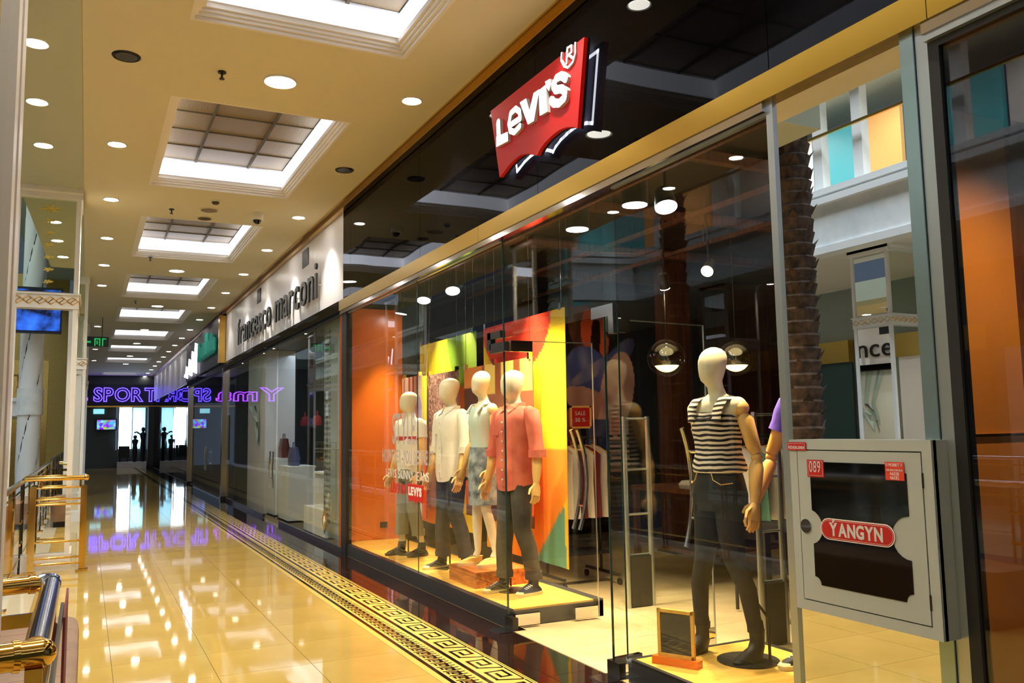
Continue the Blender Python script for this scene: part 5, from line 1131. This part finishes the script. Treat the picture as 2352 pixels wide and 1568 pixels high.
# brass gate in front of column B
t_ = thing('brass_gate', 'polished brass gate frame with square posts in front of the mirror column', 'gate', (-.27, 11.6, 0))
XG0, XG1, YG = -.54, 0.0, 11.7
def rod(nm, a, c_, r_, mt='brass', par=None): return obj(nm, MB().tube([a, c_], r_, 10), M[mt], par or t_, smooth=50)
for x in (XG0, XG1):
    obj('post', MB().box(x-.035, x+.035, YG-.035, YG+.035, 0, 1.02), M['brass'], t_); obj('post_foot', MB().box(x-.065, x+.065, YG-.065, YG+.065, 0, .025), M['brass'], t_)
for z in (1.0, .86, .8): rod('rail', (XG0,YG,z), (XG1,YG,z), .012)
for z in (.36, .17, .1): rod('rail', (XG0,YG,z), (XG1,YG,z), .014)
rod('handrail', (XG0-.1,YG,1.11), (XG1+.02,YG,1.11), .03); obj('end_cap', MB().ball((XG1+.02,YG,1.11), .036, 14, 8), M['brass'], t_, smooth=True)
for x in (XG0+.08, XG1-.04): rod('support', (x,YG,1.0), (x,YG,1.1), .015)
rod('side_rail', (XG1,YG,1.11), (XG1,YG+.7,1.11), .022); rod('side_rail', (XG1,YG,.8), (XG1,YG+.7,.8), .012); rod('side_rail', (XG1,YG,.36), (XG1,YG+.7,.36), .012)
# balustrade along the atrium edge
def balustrade(lab, x, y0, y1, group='balustrades along the atrium edge', step=1.15, twin=True, z=0):
    t_ = thing('balustrade', lab, 'railing', (x, (y0+y1)/2, z), group)
    obj('handrail', MB().tube([(x,y0,z+1.08),(x,y1,z+1.08)], .03, 12), M['steel'], t_, smooth=50)
    for zz in (.98,.2): obj('rail', MB().tube([(x,y0,z+zz),(x,y1,z+zz)], .01, 8), M['brass'], t_)
    n = max(1, int((y1-y0)/step))
    for i in range(n+1):
        y = y0+(y1-y0)*i/n
        for dx in (-.035, .035): obj('post', MB().tube([(x,y+dx,z),(x,y+dx,z+1.06)], .011, 8), M['darkmetal' if i%2 else 'brass'], t_)
        obj('post_foot', MB().box(x-.05, x+.05, y-.08, y+.08, z, z+.02), M['brass'], t_)
        for zz in (.35,.6,.85): obj('collar', MB().tube([(x,y-.05,z+zz),(x,y+.05,z+zz)], .016, 8), M['brass'], t_)
    gp = MB().box(x-.003, x+.003, y0, y1, z+.12, z+.95); obj('glass_pane', gp, M['glass_clear'], t_)
balustrade('brass and steel railing running from the brass gate towards the viewer', -.66, 3.3, 11.7)
balustrade('brass and steel railing beyond the mirror columns', -.7, 19.4, 26)
balustrade('railing between the two left mirror columns', -.7, 12.7, 18.3)
balustrade('railing behind the viewpoint, seen only in the mirrors', -.7, -14, .8)
# near handrail at the bottom left corner
t_ = thing('near_handrail', 'large brass and steel handrail with elbows at the bottom left corner', 'railing', (-.1, 3, 0))
zr = 1.05; A, Bp = Vector((-.10,3.72,zr)), Vector((-.10,2.3,zr-.0))
obj('steel_tube', MB().tube([A, Vector((-.1,2.62,zr))], .032, 20), M['steel'], t_, smooth=50)
obj('steel_elbow', MB().tube([(-.14,3.765,zr),(-.115,3.76,zr),(-.1,3.74,zr),(-.1,3.7,zr)], [.034,.036,.036,.034], 20).ball((-.105,3.755,zr), .036, 18, 10), M['steel'], t_, smooth=60)
obj('brass_tube', MB().tube([(-.14,3.76,zr),(-.40,3.70,zr)], .031, 20), M['brass'], t_, smooth=50); obj('brass_collar', MB().tube([(-.155,3.757,zr),(-.175,3.753,zr)], .036, 20), M['brass'], t_, smooth=50)
obj('brass_tube', MB().tube([(-.085,2.56,zr),(-.5,2.5,zr)], .036, 20).ball((-.085,2.56,zr), .036, 18, 10), M['brass'], t_, smooth=50); obj('brass_collar', MB().tube([(-.135,2.553,zr),(-.15,2.55,zr)], .041, 20), M['brass'], t_, smooth=50)
obj('flat_bar', MB().bar((-.12,3.7,.93), (-.45,3.66,.93), .012, .05), M['brass'], t_); obj('flat_bar', MB().bar((-.13,3.2,.91), (-.45,3.16,.91), .012, .04), M['brass'], t_)
obj('post', MB().box(-.12, -.08, 2.52, 2.56, 0, 1.02), M['brass'], t_); obj('post', MB().box(-.12, -.08, 3.70, 3.74, 0, 1.02), M['brass'], t_)
obj('side_plate', MB().bar((-.06,3.74,.96), (-.06,2.2,.96), .012, .03), M['darkmetal'], t_)
obj('side_rail', MB().tube([(-.085,3.7,.9),(-.085,2.2,.9)], .012, 10), M['brass'], t_); obj('side_rail', MB().tube([(-.085,3.7,.5),(-.085,2.2,.5)], .012, 10), M['brass'], t_)
obj('edge_board', MB().box(-.052, -.044, 3.4, 4.05, 0, .98), M['red_shirt'], t_)
# bench
t_ = thing('upholstered_bench', 'brown upholstered bench beside the near handrail', 'bench', (-.2, 5.2, 0))
obj('seat', MB().rings([(-.27,5.3,.10,.26,1.02,8),(-.27,5.3,.42,.27,1.04,8),(-.27,5.3,.45,.265,1.035,8),(-.27,5.3,.462,.24,1.0,8)], 40), M['vinyl'], t_, smooth=50); obj('base', MB().box(-.48, -.06, 4.35, 6.25, 0, .1), M['black'], t_)
for y in (4.75, 5.3, 5.85): obj('seat_seam', MB().box(-.5, -.04, y-.003, y+.003, .455, .463), M['vinyl'], t_)
# ================================================================== ATRIUM (seen in the mirrors and the shop glass)
# opposite gallery: slab edge with mouldings, upper storey, lower corridor
def poly_band(nm, pts, z0, z1, th, mt, par=None, kind=None):
    b_ = MB()
    for (xa, ya), (xb_, yb_) in zip(pts[:-1], pts[1:]):
        a, c_ = Vector((xa,ya,0)), Vector((xb_,yb_,0)); d = (c_-a).normalized(); n_ = Vector((-d.y, d.x, 0))
        if n_.x > 0: n_ = -n_
        a -= d*.0; q = [a-n_*th[0], c_-n_*th[0], c_+n_*th[1], a+n_*th[1]]; b_.prism([(p.x, p.y) for p in q], 2, z0, z1)
    return obj(nm, b_, mt, par, kind=kind)
G = [(-5.5,-26),(-5.5,16.7),(-3.6,17.2),(-3.6,26),(-5.5,27),(-5.5,48)]
poly_band('wall_gallery_edge', G, 4.7, 5.5, (0,.3), M['marble'], kind='structure')
poly_band('trim_4', G, 5.5, 5.62, (.1,.3), M['white'], kind='structure'); poly_band('trim_5', G, 5.68, 5.78, (.06,.3), M['white'], kind='structure'); poly_band('trim_6', G, 4.62, 4.75, (.05,.3), M['white'], kind='structure')
struct('ceiling_gallery', MB().box(-9.5, -5.6, -26, 48, 4.7, 4.9), M['mould']); struct('floor_gallery', MB().box(-9.5, -5.5, -26, 48, -.3, 0), M['tile_white'])
struct('wall_gallery_low', MB().box(-9.6, -9.5, -26, 48, 0, 4.7), M['grey_panel'])
struct('ceiling_upper', MB().box(-9.5, -5.0, -26, 48, 8.6, 8.8).box(-2.6, 3, -26, 48, 9.8, 10), M['ceil_bay'])
poly_band('wall_upper_fascia', [(-5.2,-26),(-5.2,48)], 8.0, 8.8, (0,.2), M['fascia_white'], kind='structure')
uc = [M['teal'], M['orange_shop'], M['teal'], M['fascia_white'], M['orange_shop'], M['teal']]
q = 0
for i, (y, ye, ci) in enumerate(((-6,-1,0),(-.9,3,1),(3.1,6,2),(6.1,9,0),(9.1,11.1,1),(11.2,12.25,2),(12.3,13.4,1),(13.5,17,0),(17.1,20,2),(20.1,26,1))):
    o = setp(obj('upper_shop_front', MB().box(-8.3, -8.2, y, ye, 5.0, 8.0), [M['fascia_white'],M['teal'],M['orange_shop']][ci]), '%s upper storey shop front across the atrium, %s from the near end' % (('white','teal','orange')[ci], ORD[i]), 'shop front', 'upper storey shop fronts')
for i, y in enumerate((-7,-3,1,5,8.2,10.1,11.0,13.4,16,20,24,28)):
    t_ = thing('gallery_column', 'slim white column on the gallery across the atrium, %s from the near end' % ORD[i], 'column', (-5.75, y, 5.5), 'gallery columns'); obj('shaft', MB().box(-5.84, -5.66, y-.1, y+.1, 5.7, 8.0), M['white'], t_); obj('capital', MB().box(-5.9, -5.6, y-.15, y+.15, 7.85, 8.0), M['white'], t_)
poly_band('rail_upper', G, 6.75, 6.8, (.0,.05), M['gold_dark']); bpy.data.objects['rail_upper'].name = 'gallery_handrail'; setp(bpy.data.objects['gallery_handrail'], 'gold handrail along the gallery across the atrium', 'railing')
for i, y in enumerate((-8, 3.2, 10.0, 14.2, 22)):
    mirror_col('white framed mirror column across the atrium, seen in the mirror, '+ORD[i], -7.0, -6.1, y, y+.8, ('front','right'), ((3.28,3.48),))
for i, y in enumerate((-4,-1,2,5,8,11,14,17,20)):
    t_ = dup(dl, (-7.2, y, 4.7), 'downlight across the atrium, seen in the mirror, %s from the near end' % ORD[i], 'downlights across the atrium')
    spot('far_side_beam', (-7.2,y,4.6), (-7.2,y,0), 150, WARM, 120, .9) if i%2 == 0 else None
for i, (y0_, y1_, m_) in enumerate(((4,7.2,'teal_dark'),(7.5,10.2,'fascia_white'),(10.5,13.5,'grey_dark'),(13.8,17,'teal_dark'),(0,3.6,'fascia_white'))):
    t_ = thing('opposite_shop', 'ground level shop front across the atrium, %s from the right in the mirror' % ORD[i], 'shop front', (-9.4, (y0_+y1_)/2, 0)); obj('shop_glass', MB().box(-9.42, -9.38, y0_, y1_, 0, 3), M[m_], t_); obj('header', MB().box(-9.48, -9.3, y0_, y1_, 3, 3.5), M['gold_dark'], t_)
balustrade('railing across the atrium', -5.6, -2, 16)
for y in (2, 8, 11, 14, 18, 23): spot('upper_shop_fill', (-6.9,y,8.5), (-7.6,y,5), 260, (1,.95,.88), 130, .9)  # added spots without fittings, brighten the dark upper shop fronts
# palms
def palm(lab, x, y, z0, h, r_):
    t_ = thing('palm_trunk', lab, 'palm', (x, y, z0)); tr = MB(); n = 14; rg = []
    k_ = int(h/.16)
    for i in range(k_):
        z = i*.16; f_ = 1+.35*math.exp(-(z+z0+.2 if z0 < -1 else z)/.6)*0; rg += [(0,0,z,r_*.86,r_*.86),(0,0,z+.13,r_*1.02,r_*1.02)]
    tr.rings(rg, n); obj('trunk', tr, M['palm'], t_, local=True)
    sc_ = MB()
    for i in range(k_*3):
        z = i*.053; a = i*2.4; c_, s_ = math.cos(a), math.sin(a); w_ = .075
        b0 = Vector((c_*r_*.9, s_*r_*.9, z)); sd = Vector((-s_, c_, 0))*w_; tip = Vector((c_*(r_+.055), s_*(r_+.055), z+.12))
        sc_.add([b0-sd, b0+sd, tip, b0+Vector((0,0,.05))], [(0,1,2),(0,2,3),(1,3,2)])
    obj('bark_scales', sc_, M['palm'], t_, local=True, kind='stuff')
    lv = MB()
    for i in range(16):
        a = i*.39+.1; el_ = .2+.5*(i%3)/2; pts = [Vector((0,0,h))]
        for q in range(1, 7): pts.append(Vector((math.cos(a)*q*.16, math.sin(a)*q*.16, h+el_*q*.2-.03*q*q)))
        for q in range(6):
            d = (pts[q+1]-pts[q]); n_ = Vector((-math.sin(a), math.cos(a), 0))
            for s_ in (-1, 1):
                for e_ in (0,.5): p = pts[q]+d*e_; lv.add([p, p+d*.25, p+n_*s_*.3+d*.6-Vector((0,0,.06))], [(0,1,2)])
    obj('fronds', lv, M['palm_leaf'], t_, local=True, kind='stuff')
palm('shaggy dark palm trunk rising through the atrium, seen in the mirror above the fire cabinet', -1.62, 7.68, -4.5, 13.2, .235)
palm('dark palm trunk in the atrium, mirrored in the shop glass', -1.35, 9.8, -4.5, 13.4, .19)
# spiral columns, video wall and mezzanine behind the viewpoint (mirrored in the left column)
def groove_shade_mb(r_, h):  # dark tubes that paint the shade inside the spiral grooves
    B = MB()
    for g2 in range(3): B.tube([(r_*.8*math.cos((math.pi-h*i/240*2.6+2*math.pi*g2)/3), r_*.8*math.sin((math.pi-h*i/240*2.6+2*math.pi*g2)/3), h*i/240) for i in range(241)], .022, 5)
    return B
def spiral(lab, x, y, z0, z1, r_):
    t_ = thing('spiral_column', lab, 'column', (x, y, z0), 'spiral columns of the atrium'); b_ = MB(); n = 48; k_ = 60; h = z1-z0
    for i in range(k_+1):
        z = h*i/k_
        for j in range(n):
            a = 2*math.pi*j/n; q = (a*3+z*2.6) % (2*math.pi); g = 1-.22*math.exp(-((q-math.pi)/.32)**2); b_.v.append((r_*g*math.cos(a), r_*g*math.sin(a), z))
    for i in range(k_):
        for j in range(n): b_.f.append((i*n+j, i*n+(j+1)%n, (i+1)*n+(j+1)%n, (i+1)*n+j))
    obj('twisted_shaft', b_, M['white'], t_, local=True, smooth=60); obj('capital', MB().cyl((0,0), r_*1.2, h-.18, h, 32), M['white'], t_, local=True); obj('ring', MB().cyl((0,0), r_*1.12, h*.5-.35, h*.5+.35, 32), M['marble'], t_, local=True); obj('groove_shade', groove_shade_mb(r_, h), M['darkmetal'], t_, local=True); obj('base', MB().cyl((0,0), r_*1.25, 0, .15, 32), M['white'], t_, local=True)
spiral('white twisted column of the atrium reflected in the left mirror', -1.36, -2.2, -4.5, 9.6, .28)
spiral('second white twisted column farther back in the atrium', -3.6, -6.5, -4.5, 9.6, .36)
t_ = thing('video_wall', 'blue glowing video wall hanging over the atrium, reflected in the left mirror', 'screen', (-1.2, -1.3, 4.8)); obj('casing', MB().box(-2.3, -.66, -1.5, -1.3, 4.3, 5.5), M['black'], t_); obj('picture', MB().box(-2.26, -.7, -1.3, -1.28, 4.36, 5.44), M['screen_blue'], t_)
t_ = thing('mezzanine', 'curved white balcony with brown balusters reflected in the left mirror', 'balcony', (-2.4, -4, 2.9)); obj('slab', MB().box(-4.2, -1.35, -8, -3.3, 2.2, 2.65), M['white'], t_); obj('cornice', MB().box(-4.2, -1.3, -8, -3.25, 2.6, 2.7), M['white'], t_)
for i in range(14): obj('baluster', MB().rings([(-4+i*.19,-3.4,2.7,.03,.03),(-4+i*.19,-3.4,2.9,.05,.05),(-4+i*.19,-3.4,3.1,.025,.025),(-4+i*.19,-3.4,3.3,.04,.04)], 8), M['gold_dark'], t_)
obj('handrail', MB().box(-4.2, -1.3, -3.45, -3.35, 3.3, 3.36), M['brass'], t_)
struct('wall_atrium_end', MB().box(-9.5, -1.0, -26.2, -26, -4.5, 10), M['stone_y']); struct('wall_corridor_behind', MB().box(-1, 3.2, -26.2, -26, 0, 5), M['grey_panel'])
struct('wall_behind_mezzanine', MB().box(-6, -1.2, -9.2, -9, -4.5, 4.2), M['stone_y'])
struct('wall_shops_behind', MB().box(3.14, 3.3, -26, -2, 0, 5), M['grey_panel'])
struct('wall_atrium_far', MB().box(-9.5, -.95, 48.4, 48.6, -4.5, 10), M['grey_panel'])
